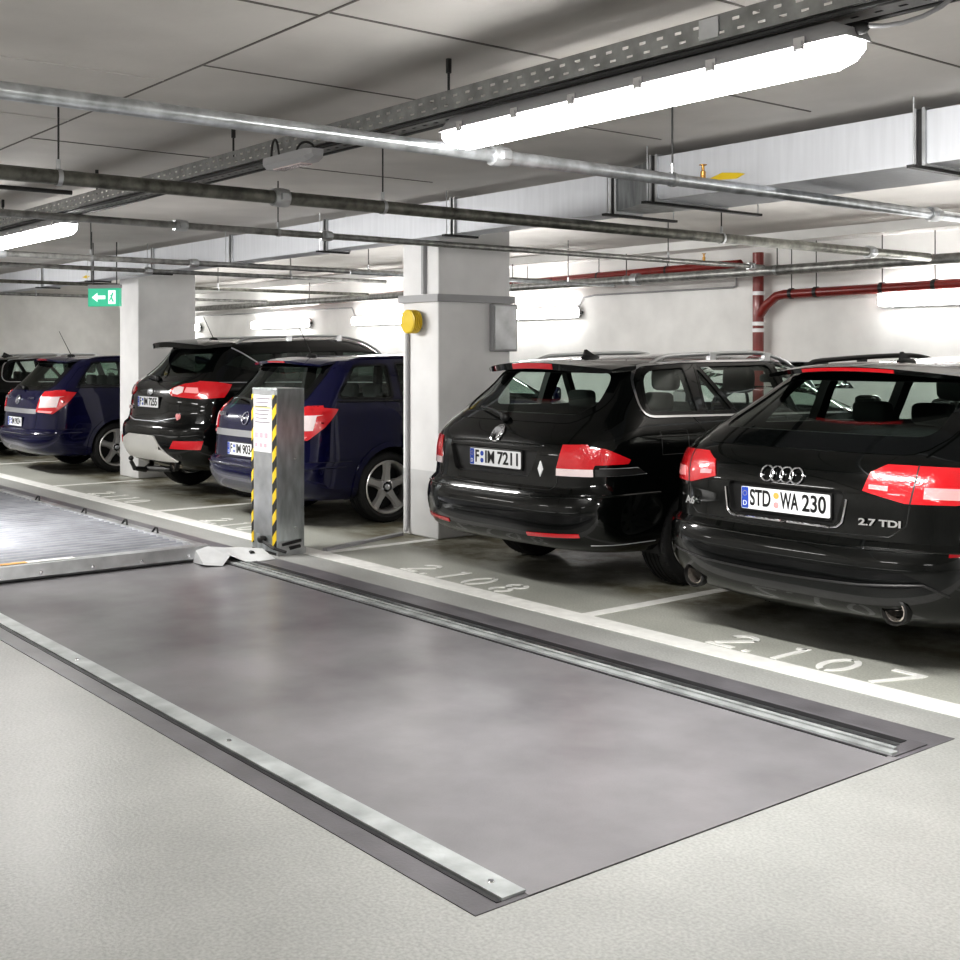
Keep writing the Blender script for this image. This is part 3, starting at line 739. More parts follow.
GOLF = dict(name='estate_car', paint='black_paint', hw=.885, L=4.53, belt=1.07, a=.38, q=4.4, af=.75, sag=.05, ym=2.2, crown=.04, wheel_r=.316, rim_r=.205, spokes=5, split=True,
    wr=1.10, wf=3.66, flare=.012, bumper_top=.66, gate_cols=15,
    levels=[(.265, .80, .28, 4.40), (.30, .845, .12, 4.48), (.345, .87, .055, 4.51), (.44, .882, .012, 4.53), (.53, .885, 0, 4.53), (.60, .886, .012, 4.52), (.65, .887, .04, 4.5), (.68, .887, .075, 4.46), (.76, .886, .085, 4.40), (.86, .883, .09, 4.20),
            (.96, .878, .115, 3.80), (1.0, .868, .145, 3.62), (1.05, .85, .19, 3.42), (1.10, .82, .245, 3.28), (1.25, .755, .40, 2.95), (1.36, .71, .51, 2.72), (1.42, .68, .55, 2.62), (1.475, .62, .62, 2.5)],
    rear_window=[(-.56, 1.12), (.56, 1.12), (.62, 1.18), (.545, 1.385), (-.545, 1.385), (-.62, 1.18)], rw_r=.05, frit=.05, rw_deep=.95,
    windscreen=[(-.66, 1.10), (.66, 1.10), (.54, 1.38), (-.54, 1.38)],
    side_windows=[dict(p=[(.70, 1.14), (1.17, 1.13), (1.17, 1.415), (.80, 1.395)], r=[.09, .01, .01, .10]), [(1.26, 1.13), (1.52, 1.13), (1.30, 1.415)], [(1.57, 1.13), (2.14, 1.12), (2.06, 1.43), (1.34, 1.42)], [(2.22, 1.12), (3.06, 1.10), (2.66, 1.41), (2.14, 1.43)]],
    trim_line=[(.63, 1.115), (3.12, 1.08), (2.66, 1.43), (2.05, 1.452), (1.2, 1.445), (.74, 1.418)], trim_r=[.12, .04, .04, .02, .02, .13], trim_mat='chrome',
    lamps=[('tail_lamp', 'red_lens', [('r', .585, .80), ('r', .61, .945), ('r', .75, .95), ('s', .20, .95), ('s', .23, .935), ('s', .30, .925), ('s', .46, .855), ('s', .44, .83), ('s', .24, .825), ('s', .23, .80)], .008),
           ('clear_strip', 'clear_lens', [('r', .585, .755), ('r', .585, .80), ('s', .23, .80), ('s', .23, .755)], .008),
           ('reflector_wedge', 'trim', [('s', .24, .755), ('s', .24, .80), ('s', .53, .80), ('s', .60, .765)], .006)],
    patches=[('lower_reflector', 'red_lens', 'w', [('r', .40, .375), ('r', .40, .398), ('r', .76, .412), ('r', .76, .39)], .006, True)],
    seams=[('r', [(-.60, .80), (-.59, .70), (-.56, .665), (0, .66), (.56, .665), (.59, .70), (.60, .80)], False),
           ('s', [(1.10, 1.11), (1.28, .86), (1.45, .62)], True), ('s', [(2.06, 1.1), (2.05, .35)], True), ('s', [(3.10, 1.06), (3.12, .35)], True),
           ('s', [(.75, 1.02), (1.0, 1.02), (1.0, .87), (.75, .87), (.75, 1.02)], False)],
    strips=[('w', [('r', 0, .615), ('r', .45, .62), ('r', .78, .635), ('s', .40, .64), ('s', .72, .64)], 'black_paint', .008, 'bumper_strip', True),
            ('r', [(-.46, .93), (-.2, .935), (.2, .935), (.46, .93)], 'black_paint', .009, 'tailgate_crease', False),
            ('w', [('s', .22, .338), ('s', .50, .335), ('s', .70, .335)], 'silver', .003, 'sill_edge', True),
            ('s', [(.26, .805), (.52, .805), (.60, .762), (.26, .758)], 'silver', .0025, 'reflector_outline', True),
            ('s', [(.70, .985), (1.5, .98), (2.3, .975), (3.1, .96)], 'black_paint', .005, 'shoulder_crease', True)],
    recess=dict(p=[(-.40, .73), (.36, .73), (.43, .90), (-.47, .90)], d=.125),
    plate=dict(z=.825, text=[('F', -.182, .036), ('IM', -.050, .092), ('7211', .132, .205)], seal=-.132, sealmat='plate_blue'),
    spoiler=(.62, .42, 1.45, .70, 1.475, .045, .14), brake_w=.20, rails=(.60, .95, 2.75, .05, 'rail'), aerial=(.95, .06), wiper=((-.02, 1.075), (-.36, 1.13)),
    badges=golf_badges, handles=[1.40, 2.22], rear_seat=1.30, mirror_y=2.95)

def opel_badges(root, ring, text, hit):
    b = ring(0, .93, .055, .006, 'chrome', None, 'round_badge'); p, n = hit('r', 0, .93)
    q = lambda x, z: p+n*.010+Vector((x, 0, z))
    MB().tube([q(-.075, -.008), q(-.01, -.008), q(-.02, .006), q(.02, -.006), q(.01, .008), q(.075, .008)], .006, 6).build('bolt_mark', M['chrome'], b)
    text('model_lettering', 'ASTRA', -.48, .955, .05); text('engine_lettering', '1.9 CDTI', .44, .955, .035)
ASTRA = dict(name='estate_car', paint='blue_paint', hw=.875, L=4.515, belt=1.06, a=.40, q=4.2, af=.75, sag=.035, ym=2.2, crown=.035, wheel_r=.318, rim_r=.235, spokes=5,
    wr=1.08, wf=3.74, flare=.028, arch=.05, bumper_top=.57, gate_cols=15,
    levels=[(.24, .80, .22, 4.40), (.29, .845, .08, 4.47), (.36, .865, .03, 4.5), (.45, .872, .0, 4.515), (.52, .874, .0, 4.51), (.555, .875, .012, 4.5), (.58, .875, .055, 4.49), (.66, .875, .065, 4.44), (.80, .872, .078, 4.25),
            (.92, .868, .095, 3.85), (1.0, .86, .13, 3.6), (1.04, .845, .165, 3.5), (1.10, .82, .215, 3.36), (1.25, .77, .34, 3.0), (1.36, .735, .43, 2.8), (1.42, .705, .465, 2.7), (1.475, .65, .52, 2.6)],
    rear_window=[(-.62, 1.10), (.62, 1.10), (.57, 1.39), (-.57, 1.39)], rw_r=.04, frit=.05, rw_deep=.9,
    windscreen=[(-.66, 1.10), (.66, 1.10), (.55, 1.37), (-.55, 1.37)],
    side_windows=[[(.58, 1.13), (1.13, 1.12), (1.13, 1.405), (.80, 1.395)], [(1.25, 1.12), (2.0, 1.11), (1.95, 1.42), (1.24, 1.415)], [(2.08, 1.11), (3.02, 1.09), (2.62, 1.38), (2.03, 1.40)]],
    lamps=[('tail_lamp', 'red_lens', [('r', .60, .795), ('r', .62, 1.04), ('r', .80, 1.06), ('s', .30, 1.055), ('s', .54, 1.03), ('s', .40, .88), ('s', .27, .775), ('r', .80, .765)], .010),
           ('clear_section', 'clear_lens', [('r', .645, .84), ('r', .65, .97), ('r', .84, .98), ('s', .34, .97), ('s', .30, .85)], .014),
           ('clear_edge', 'pink_lens', [('r', .64, .785), ('r', .64, .81), ('s', .26, .80), ('s', .24, .778)], .014)],
    patches=[('tailgate_strip', 'silver', 'r', [(-.60, .765), (.60, .765), (.60, .825), (-.60, .825)], .008, False)],
    seams=[('r', [(-.62, .80), (-.60, .60), (-.54, .575), (.54, .575), (.60, .60), (.62, .80)], False), ('s', [(1.19, 1.1), (1.20, .86), (1.40, .60)], True), ('s', [(2.03, 1.1), (2.02, .36)], True), ('s', [(3.08, 1.06), (3.12, .36)], True), ('s', [(.25, .58), (.66, .575)], True)],
    strips=[('s', [(.55, 1.095), (1.5, 1.085), (3.1, 1.06)], 'trim', .009, 'belt_moulding', True),
            ('w', [('r', 0, .52), ('r', .5, .52), ('r', .8, .525), ('s', .3, .53), ('s', .60, .53)], 'blue_paint', .01, 'bumper_strip', True)],
    plate=dict(z=.655, text=[('F', -.182, .036), ('IM', -.050, .092), ('9034', .132, .205)], seal=-.132, sealmat='plate_blue'),
    spoiler=(.60, .40, 1.45, .60, 1.482, .022, .10), brake_w=.15, rails=(.62, .80, 2.75, .02, 'blue_paint'), aerial=(.78, .36), aerial_dx=-.02, wiper=((0, 1.065), (-.36, 1.10)),
    badges=opel_badges, handles=[1.42, 2.2], handle_z=.93, rear_seat=1.25, mirror_y=2.95)

def ford_badges(root, ring, text, hit):
    ring(0, 1.105, .033, .005, 'chrome', None, 'oval_badge', 2.1); p, n = hit('r', 0, 1.105)
    MB().sell(p, (.064, .012, .030), 1).build('badge_oval', M['silver'], root)
    text('model_lettering', 'KUGA', -.50, .93, .05)
    p, n = hit('r', .62, .86)
    MB().lathe([(-.012, .001), (-.012, .035), (.02, .035)], 'y', p, 20).build('round_sticker', M['pink_lens'], root)
def kuga_extra(root, hit, patch):
    MB().tube([(-.35, .28, .30), (-.1, .10, .27), (.0, -.06, .30), (.0, -.10, .38)], [.03, .03, .025, .02], 10).sell((0, -.10, .41), (.027, .027, .027), 1).tube([(-.1, .14, .28), (.35, .2, .30)], .03, 8).build('tow_bar', M['trim'], root)
KUGA = dict(name='sport_utility_car', paint='black_paint', hw=.92, L=4.52, belt=1.20, a=.44, q=3.4, af=.75, sag=.06, ym=2.2, crown=.04, wheel_r=.352, rim_r=.235, spokes=5,
    wr=.93, wf=3.62, flare=.02, arch=.06, arch_mat='trim', bumper_top=.80, gate_cols=15,
    levels=[(.30, .80, .30, 4.36), (.38, .86, .10, 4.46), (.48, .90, .03, 4.51), (.58, .915, .0, 4.52), (.70, .92, .0, 4.52), (.77, .92, .02, 4.5), (.80, .92, .06, 4.48), (.90, .918, .09, 4.40), (1.0, .915, .10, 4.05),
            (1.12, .905, .125, 3.7), (1.19, .885, .16, 3.5), (1.24, .86, .21, 3.36), (1.40, .785, .36, 3.05), (1.54, .735, .46, 2.8), (1.62, .69, .50, 2.65), (1.67, .63, .55, 2.55)],
    rear_window=[(-.60, 1.27), (.60, 1.27), (.55, 1.57), (-.55, 1.57)], rw_r=.06, frit=.05, rw_deep=.95, glass='glass', side_glass='glass_dark',
    windscreen=[(-.66, 1.24), (.66, 1.24), (.56, 1.53), (-.56, 1.53)],
    side_windows=[[(.62, 1.40), (1.20, 1.25), (1.20, 1.52), (.78, 1.50)], [(1.28, 1.24), (2.02, 1.22), (1.98, 1.54), (1.27, 1.53)], [(2.10, 1.22), (3.06, 1.20), (2.66, 1.53), (2.06, 1.54)]],
    lamps=[('tail_lamp', 'red_lens', [('r', .42, 1.115), ('r', .46, 1.15), ('r', .60, 1.195), ('r', .72, 1.215), ('s', .34, 1.225), ('s', .48, 1.215), ('s', .62, 1.19), ('s', .52, 1.06), ('s', .30, 1.045), ('r', .70, 1.055), ('r', .50, 1.07)], .012),
           ('clear_section', 'clear_lens', [('r', .50, 1.10), ('r', .50, 1.15), ('r', .56, 1.17), ('r', .63, 1.16), ('r', .64, 1.11), ('r', .58, 1.085)], .017),
           ('clear_section', 'pink_lens', [('r', .66, 1.11), ('r', .66, 1.16), ('s', .30, 1.155), ('s', .30, 1.10)], .016)],
    patches=[('skid_plate', 'skid', 'r', [(-.56, .40), (.62, .40), (.50, .50), (.34, .66), (-.28, .66), (-.50, .60)], .014, False),
             ('lower_reflector', 'red_lens', 'w', [('r', .60, .54), ('r', .66, .62), ('s', .30, .62), ('s', .28, .53)], .010, True)],
    seams=[('r', [(-.62, 1.05), (-.62, .86), (-.55, .83), (.55, .83), (.62, .86), (.62, 1.05)], False), ('s', [(1.24, 1.2), (1.22, .9), (1.36, .65)], True), ('s', [(2.05, 1.2), (2.04, .45)], True)],
    strips=[('s', [(.45, 1.215), (1.5, 1.205), (3.1, 1.18)], 'silver', .006, 'belt_trim', True), ('s', [(.74, 1.575), (1.04, 1.38)], 'silver', .008, 'pillar_trim', True), ('r', [(-.5, .83), (-.3, .80), (.3, .80), (.6, .85)], 'silver', .007, 'bumper_edge', False)],
    plate=dict(z=1.0, text=[('F', -.182, .036), ('IM', -.050, .092), ('7255', .132, .205)], seal=-.132, sealmat='plate_blue'),
    spoiler=(.64, .28, 1.64, .66, 1.675, .055, .16), brake_w=.0, rails=(.62, .80, 2.75, .055, 'rail'), aerial=(.85, .28), wiper=((0, 1.235), (-.34, 1.25)),
    badges=ford_badges, extra=kuga_extra, exhausts=[(.52, .36)], handles=[1.46, 2.24], handle_z=1.04, rear_seat=1.25, mirror_y=2.95)

audi = build_car(AUDI, (-3.755, 4.86), 0, 'black estate car with four chrome rings and plate STD WA 230, nearest on the right')
audi.scale = (1.03, 1.03, 1.02)
golf = build_car(GOLF, (-6.12, 4.92), 0, 'black estate car with chrome window trim and plate F IM 7211 beside the column')
ast = build_car(ASTRA, (-9.79, 5.05), 0, 'dark blue estate car parked directly behind the striped steel post')
kuga = build_car(KUGA, (-12.30, 5.22), 0, 'tall black sport utility car with tow bar and silver skid plate, between two columns')
ast2 = copy_tree(ast); ast2.location = (-15.81, 4.98, 0); ast2['label'] = 'dark blue estate car at the far left, half hidden by the far column'
gol2 = copy_tree(golf); gol2.location = (-18.95, 4.95, 0); gol2['label'] = 'black estate car cut off by the left edge of the photo, beyond the blue one'
for o in (ast2, ast): o['group'] = 'dark blue estate cars'

# ---------------------------------------------------------------- setting
H = 2.75; XL, XR, YN, YF = -25., 5., -7., 10.4
def struct(name, mb, mat, smooth=0): o = mb.build(name, mat, None, smooth); o['kind'] = 'structure'; return o
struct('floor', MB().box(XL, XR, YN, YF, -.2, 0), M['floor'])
struct('ceiling', MB().box(XL, XR, YN, YF, H, H+.2), M['ceiling'])
struct('wall_back', MB().box(XL, XR, YF, YF+.2, -.1, H+.1), M['wall'])
struct('wall_front', MB().box(XL, XR, YN-.2, YN, -.1, H+.1), M['wall'])
struct('wall_left', MB().box(XL-.2, XL, YN, YF, -.1, H+.1), M['wall'])
struct('wall_right', MB().box(XR, XR+.2, YN, YF, -.1, H+.1), M['wall'])
struct('trim_1', MB().box(XL, XR, 10.05, YF-.001, 2.655, H-.001), M['wall'])
# ceiling formwork joints
j = 2
for (x0, x1, y0, y1, mt) in [(-20, 1, 2.318, 2.327, 'joint'), (-4.819, -4.811, 2.33, 5.2, 'joint'), (-3.85, -3.838, .2, 2.315, 'joint'), (-3.79, -3.778, 2.33, 5.2, 'joint'), (-2.80, -2.79, 2.33, 5.2, 'joint'),
                         (-5.92, -5.91, 2.33, 5.2, 'joint'), (-7.05, -7.04, 2.33, 5.2, 'joint'), (-6.4, -6.392, .2, 2.315, 'joint_light'), (-5.2, -5.19, .2, 2.315, 'joint_light'), (-12, 1, 3.72, 3.732, 'joint_light'), (-8.6, -8.59, 2.33, 5.2, 'joint'), (-10, 2, 7.6, 7.615, 'joint')]:
    struct('trim_%d' % j, MB().box(x0, x1, y0, y1, H-.004, H+.01), M[mt]); j += 1
# columns
for i, (x0, x1, y0, y1) in enumerate([(-8.37, -7.87, 5.87, 6.63), (-14.60, -14.03, 5.93, 6.68)]):
    c = empty('column', ((x0+x1)/2, (y0+y1)/2, 0)); cx, cy = (x0+x1)/2, (y0+y1)/2
    tag(c, ['white square concrete column in the middle, carrying a yellow sounder', 'white square concrete column at the left behind the green exit sign'][i], 'column', 'concrete columns'); c['kind'] = 'structure'
    MB().box(x0-cx, x1-cx, y0-cy, y1-cy, 0, H+.02).build('shaft', M['column'], c, 0, bevel=.012)
    if i == 0: MB().box(x0-cx-.03, x1-cx+.03, y0-cy-.03, y1-cy+.03, 1.935, 1.995).build('collar', M['lamp_body'], c, 0)
# pit, rails
struct('trim_20', MB().box(XL+2, -2.53, 2.01, 4.40, 0, .003), M['pit_dark'])
struct('trim_21', MB().box(XL+2, -2.53, 2.20, 4.02, 0, .005), M['pit'])
rl = empty('guide_rail', (-2.55, 2.15, 0)); tag(rl, 'flat light steel guide rail along the near edge of the dark strip', 'rail', 'guide rails')
MB().box(-22, 0, -.030, .055, .004, .012).build('rail_plate', M['rail_zinc'], rl, 0)
MB().box(-22, 0, -.050, -.032, .003, .0055).build('shadow_gap', M['groove'], rl, 0)
bm_ = MB()
for k in range(12): bm_.lathe([(.012, .011), (.016, .009), (.016, .001)], 'z', (-.1-1.6*k, .012, 0), 12)
bm_.build('rail_bolt', M['chrome'], rl)
rf = empty('guide_rail', (-2.53, 4.1, 0)); tag(rf, 'grooved dark guide rail along the far edge of the dark strip', 'rail', 'guide rails')
MB().box(-22, -.02, -.09, .14, .003, .008).build('rail_bed', M['pit_dark'], rf, 0)
for k, (a, b_, m_, h_) in enumerate([(-.085, -.045, 'rail_zinc', .016), (-.105, -.097, 'groove', .0095), (-.035, -.030, 'groove', .0105), (-.025, .0, 'rail_zinc', .016), (.008, .014, 'groove', .0105), (.02, .05, 'galv_side', .014), (.055, .11, 'groove', .011)]):
    MB().box(-22, -.03-.01*k, a, b_, .003, h_).build('rail_strip', M[m_], rf, 0)
# painted lines and numbers
def flat(name, mb, label, cat, group=None):
    o = mb.build(name, M['white_paint'], None, 0); tag(o, label, cat, group); return o
flat('painted_line', MB().box(XL+.5, 1.5, 4.675, 4.845, 0, .003), 'long white line painted along the front of the parking bays', 'line')
for x, lb in [(-2.2, 'first white bay divider, at the right edge beside the ringed car'), (-5.06, 'white bay divider painted between bays 2.107 and 2.108'), (-7.91, 'white bay divider running from the line to the middle column'), (-11.0, 'white bay divider between the blue car behind the post and the tall car'), (-13.85, 'white bay divider ending at the far column'), (-17.1, 'white bay divider beside the far left blue car')]:
    flat('painted_line', MB().box(x-.045, x+.045, 4.846, 9.8 if x not in (-7.91, -13.85) else (5.86 if x == -7.91 else 5.90), 0, .003), lb, 'line', 'bay divider lines')
def digit(ch, x, y, mb, w=.17, h=.29, t=.036):
    def arc(cx, cy, rx, ry, a0, a1, n=12):
        vs = []; 
        for k in range(n+1):
            a = radians(a0+(a1-a0)*k/n); vs += [(cx+rx*cos(a), cy+ry*sin(a), 0), (cx+(rx-t)*cos(a), cy+(ry-t*.9)*sin(a), 0)]
        vs += [(v[0], v[1], .004) for v in vs]; m2 = 2*(n+1)
        fs = [(2*k, 2*k+2, 2*k+3, 2*k+1) for k in range(n)]+[(m2+2*k, m2+2*k+1, m2+2*k+3, m2+2*k+2) for k in range(n)]
        fs += [(2*k, m2+2*k, m2+2*k+2, 2*k+2) for k in range(n)]+[(2*k+1, 2*k+3, m2+2*k+3, m2+2*k+1) for k in range(n)]
        mb.add([(v[0], v[1], v[2]) for v in vs], fs)
    def bar(p, q, tt=t):
        d = Vector((q[0]-p[0], q[1]-p[1])); n = Vector((-d.y, d.x)).normalized()*tt/2
        mb.prism([(p[0]+n.x, p[1]+n.y), (p[0]-n.x, p[1]-n.y), (q[0]-n.x, q[1]-n.y), (q[0]+n.x, q[1]+n.y)], 'z', 0, .004)
    if ch == '0': arc(x, y+h/2, w/2, h/2, 100, 260); arc(x, y+h/2, w/2, h/2, -80, 80)
    elif ch == '1': bar((x, y), (x, y+h)); bar((x-.05, y+h-.035), (x, y+h-.015), .03)
    elif ch == '.': mb.prism([(x-.02, y), (x+.02, y), (x+.02, y+.035), (x-.02, y+.035)], 'z', 0, .004)
    elif ch == '7': bar((x-w/2, y+h-t/2), (x+w/2, y+h-t/2)); bar((x-.03, y), (x+w/2-.018, y+h-t))
    elif ch == '2': arc(x, y+h-w/2, w/2, w/2, 10, 175); bar((x+w/2-.02, y+h-w/2), (x-w/2+.03, y+t*1.2)); bar((x-w/2, y+t/2), (x+w/2, y+t/2))
    elif ch == '8':
        for cy, r in ((y+h*.27, h*.27), (y+h*.76, h*.24)): arc(x, cy, w/2, r, 105, 255); arc(x, cy, w/2, r, -75, 75)
    elif ch == '9': arc(x, y+h*.70, w/2, h*.30, 100, 260); arc(x, y+h*.70, w/2, h*.30, -80, 80); bar((x+w/2-.02, y+h*.7), (x, y))
for s_, x0, lb in [('2.107', -4.11, 'white stencilled bay number 2.107 in front of the ringed car'), ('2.108', -6.89, 'white stencilled bay number 2.108 in front of the second black car'), ('2.109', -10.06, 'white stencilled bay number 2.109 beside the striped post'), ('2.110', -12.80, 'white stencilled bay number 2.110 in front of the tall car')]:
    bn = empty('bay_number', (x0+.46, 4.865, 0)); tag(bn, lb, 'number', 'painted bay numbers')
    for ch, dx in zip(s_, (0, .17, .35, .63, .93)):
        mb = MB(); digit(ch, dx-.46, 0, mb); mb.build('digit' if ch != '.' else 'dot', M['white_paint'], bn, 0)

# ---------------------------------------------------------------- pallet, wedge, post
pal = empty('parking_pallet', (-8.1, 3.1, 0)); tag(pal, 'low corrugated galvanised steel parking pallet lying on the dark strip', 'pallet')
px0, py0, py1 = -4.75, -.88, .88
mb = MB(); n = 156; vs = []; fs = []
for k in range(n+1):
    x = px0+(-.16-px0)*k/n; z = .070+(.032 if (k % 4) in (1, 2) else 0)
    vs += [(x, py0+.05, z), (x, py1-.07, z)]
fs = [(2*k, 2*k+2, 2*k+3, 2*k+1) for k in range(n)]
mb.add(vs, fs).build('deck_sheet', M['deck'], pal, 10)
MB().prism([(-.16, .012), (-.02, .012), (.0, .03), (-.02, .112), (-.10, .118), (-.16, .10)], 'y', py0, py1).build('end_beam', M['galv'], pal, 0)
MB().box(-.115, -.055, -.86, -.10, .117, .1195).build('edge_tape', M['white_paint'], pal, 0)
MB().box(-.115, -.055, -.60, -.42, .118, .1205).build('edge_mark', M['orange'], pal, 0)
MB().box(px0, -.02, py1-.07, py1, .012, .115).build('side_rail', M['galv'], pal, 0, bevel=.008)
MB().box(px0, -.02, py0, py0+.05, .012, .10).build('side_rail', M['galv'], pal, 0, bevel=.008)
sc = MB()
for y in (-.7, -.35, 0, .35, .7): sc.lathe([(-.012, .012), (.006, .012), (.008, .001)], 'x', (0, y, .055), 10)
sc.build('screw', M['chrome'], pal)
for x in (-3.6, -2.4, -1.5, -.9): MB().tube([(x, py1-.06, .115), (x+.03, py1-.05, .15), (x+.07, py1-.05, .15), (x+.10, py1-.06, .115)], .008, 6).build('lashing_loop', M['dark_metal'], pal)
pal2 = empty('parking_pallet', (-13.2, 3.1, 0)); tag(pal2, 'second steel parking pallet beyond the first, at the left edge', 'pallet')
for ch in list(pal.children):
    if ch.name.split('.')[0] in ('deck_sheet', 'end_beam', 'side_rail'): c = ch.copy(); COL.objects.link(c); c.parent = pal2

wd = empty('steel_stop', (-7.92, 4.13, 0)); tag(wd, 'folded pale steel stop lying between pallet and striped post', 'stop')
vs = [(-.16, -.30, .005), (-.14, -.20, .11), (-.06, -.06, .095), (-.04, .04, .09), (.0, .20, .07), (.02, .34, .03),
      (.10, -.34, .0), (.12, -.24, .035), (.06, -.10, .07), (.05, -.02, .075), (.14, .04, .0), (.10, .36, .0)]
prof_t = [(-.30, .10), (-.21, .12), (-.08, .10), (.05, .09), (.235, .06)]
vs = []; 
for (y, z) in prof_t: vs.append((-.12, y, z))
low = [(.05, -.32, .02), (.10, -.20, .008), (.02, -.10, .06), (.09, .0, .008), (.08, .235, .008)]
vs += low; vs += [(-.17, y, .006) for y, z in prof_t]
fs = [(k, k+1, 6+k, 5+k) for k in range(4)]+[(k, k+1, 11+k, 10+k) for k in range(4)]+[(0, 5, 10), (4, 9, 14)]
MB().add(vs, fs).build('folded_plate', M['concrete_block'], wd, 0)
MB().lathe([(0, .02), (.03, .02), (.03, .001)], 'x', (-.05, .10, .05), 12).build('bolt', M['dark_metal'], wd)

post = empty('control_post', (-8.19, 4.58, 0)); tag(post, 'square galvanised steel post with yellow and black edge stripes and a paper notice', 'post')
a, b_, hh = .19, .12, 1.25
MB().box(-a, a, -b_, b_, .02, hh).build('cabinet', M['post_side'], post, 0, bevel=.006)
MB().box(-a+.03, a-.03, -b_-.003, -b_, .14, hh-.02).build('front_panel', M['galv'], post, 0)
for x0, x1 in ((a-.055, a+.001), (-a-.001, -a+.03)): MB().box(x0, x1, -b_-.005, -b_+.001, .06, hh-.05).build('hazard_tape', M['hazard'], post, 0)
nt_ = MB().box(-a+.035, a-.065, -b_-.006, -b_-.003, .765, hh-.055).build('paper_notice', M['paper'], post, 0)
nl_ = MB()
for k in range(7):
    z = 1.165-.03*k; nl_.box(-a+.06+.015*(k % 2), a-.09-.02*(k % 3), -b_-.0075, -b_-.006, z, z+.009)
nl_.build('printed_lines', M['ink'], nt_, 0)
nl_ = MB()
for k in range(3): nl_.box(-a+.055+.075*k, -a+.105+.075*k, -b_-.0075, -b_-.006, .87, .91).box(-a+.06+.07*k, -a+.10+.07*k, -b_-.0075, -b_-.006, .80, .83)
nl_.build('printed_diagram', M['ink_pink'], nt_, 0)
nl_ = MB(); nl_.box(-a+.05, a-.08, -b_-.0075, -b_-.006, 1.095, 1.11); nl_.build('printed_rule', M['ink_yellow'], nt_, 0)
MB().box(a, a+.02, -b_, b_, .0, .05).box(a, a+.012, -b_+.02, b_-.02, .05, .10).build('foot_bracket', M['galv'], post, 0)
MB().tube([(a+.015, -.08, .08), (a+.015, .08, .10)], .012, 6).tube([(a+.02, -.02, .05), (a+.02, .07, .06)], .014, 6).build('hinge', M['dark_metal'], post)
MB().sell((a-.16, -b_-.035, .11), (.03, .035, .03), .8).tube([(a-.15, -b_-.04, .10), (a+.02, -b_-.03, .06), (a+.06, -b_+.05, .03)], .012, 6).build('latch', M['dark_metal'], post)
MB().box(-a, a, -b_, b_, 0, .02).build('base_plate', M['dark_metal'], post, 0)
sc = MB()
for z in (.20, .72): sc.sell((a+.003, .04, z), (.004, .008, .008), 1, 6)
sc.build('rivet', M['chrome'], post)

# conduit on the column, floor cable cover, sounder, cabinet
co = MB().tube([(-8.28, 5.852, 1.68), (-8.28, 5.852, .08), (-8.27, 5.83, .03)], .016, 8).build('conduit', M['lamp_body'], None); tag(co, 'thin grey conduit running down the front of the middle column', 'conduit')
co = MB().box(-.06, .0, -.03, .02, -.6, .0)
fc = MB().prism([(-8.32, 5.82), (-8.26, 5.80), (-7.93, 4.86), (-7.985, 4.85)], 'z', 0, .022).build('cable_cover', M['lamp_body'], None, 0); tag(fc, 'low grey cable cover on the floor from column to post', 'cable cover')
co = MB().box(-8.06, -8.03, 5.835, 5.87, 2.0, 2.40).build('conduit', M['lamp_body'], None, 0); tag(co, 'short grey conduit above the collar of the middle column', 'conduit')
sn = empty('alarm_sounder', (-8.14, 5.87, 1.775)); tag(sn, 'yellow ribbed alarm sounder fixed to the middle column', 'alarm')
m1 = MB()
for k in range(5): m1.lathe([(-.03-.018*k, .085), (-.034-.018*k, .098), (-.042-.018*k, .098), (-.046-.018*k, .085)], 'y', (0, 0, 0), 24)
m1.lathe([(-.03, .085), (-.12, .088), (-.125, .001)], 'y', n=24).build('sounder_body', M['yellow'], sn)
MB().box(-.05, .05, -.04, 0, -.06, .06).build('mounting_base', M['lamp_body'], sn, 0)
cb = empty('junction_box', (-7.87, 6.52, 1.73)); tag(cb, 'flat grey junction box on the right face of the middle column', 'box')
MB().box(0, .05, -.12, .15, -.20, .20).build('box_body', M['lamp_body'], cb, 0, bevel=.008); MB().box(.05, .056, -.10, .13, -.18, .18).build('box_lid', M['galv'], cb, 0)

# exit sign
ex = empty('exit_sign', (-13.1, 5.15, 2.14)); tag(ex, 'green and white emergency exit sign with arrow, hanging left of the far column', 'sign')
ex.rotation_euler = (0, 0, radians(35))
MB().box(-.20, .20, -.02, .02, -.10, .10).build('sign_body', M['green'], ex, 0)
MB().box(.06, .15, -.024, -.02, -.075, .075).build('door_symbol', M['white_emit'], ex, 0)
MB().prism([(-.15, 0), (-.08, .05), (-.08, .02), (.02, .02), (.02, -.02), (-.08, -.02), (-.08, -.05)], 'y', -.024, -.02).build('arrow', M['white_emit'], ex, 0)
MB().tube([(.12, -.026, .05), (.10, -.026, .0), (.125, -.026, -.05)], .010, 5).tube([(.10, -.026, 0), (.075, -.026, -.04)], .007, 5).tube([(.12, -.026, .03), (.085, -.026, .02)], .006, 5).build('running_figure', M['green'], ex, 0)
MB().box(-.20, .20, -.03, .03, .10, .14).build('lamp_cap', M['lamp_body'], ex, 0)
MB().tube([(-.15, 0, .14), (-.15, 0, .62)], .006, 6).tube([(.15, 0, .14), (.15, 0, .62)], .006, 6).build('suspension_rod', M['dark_metal'], ex)

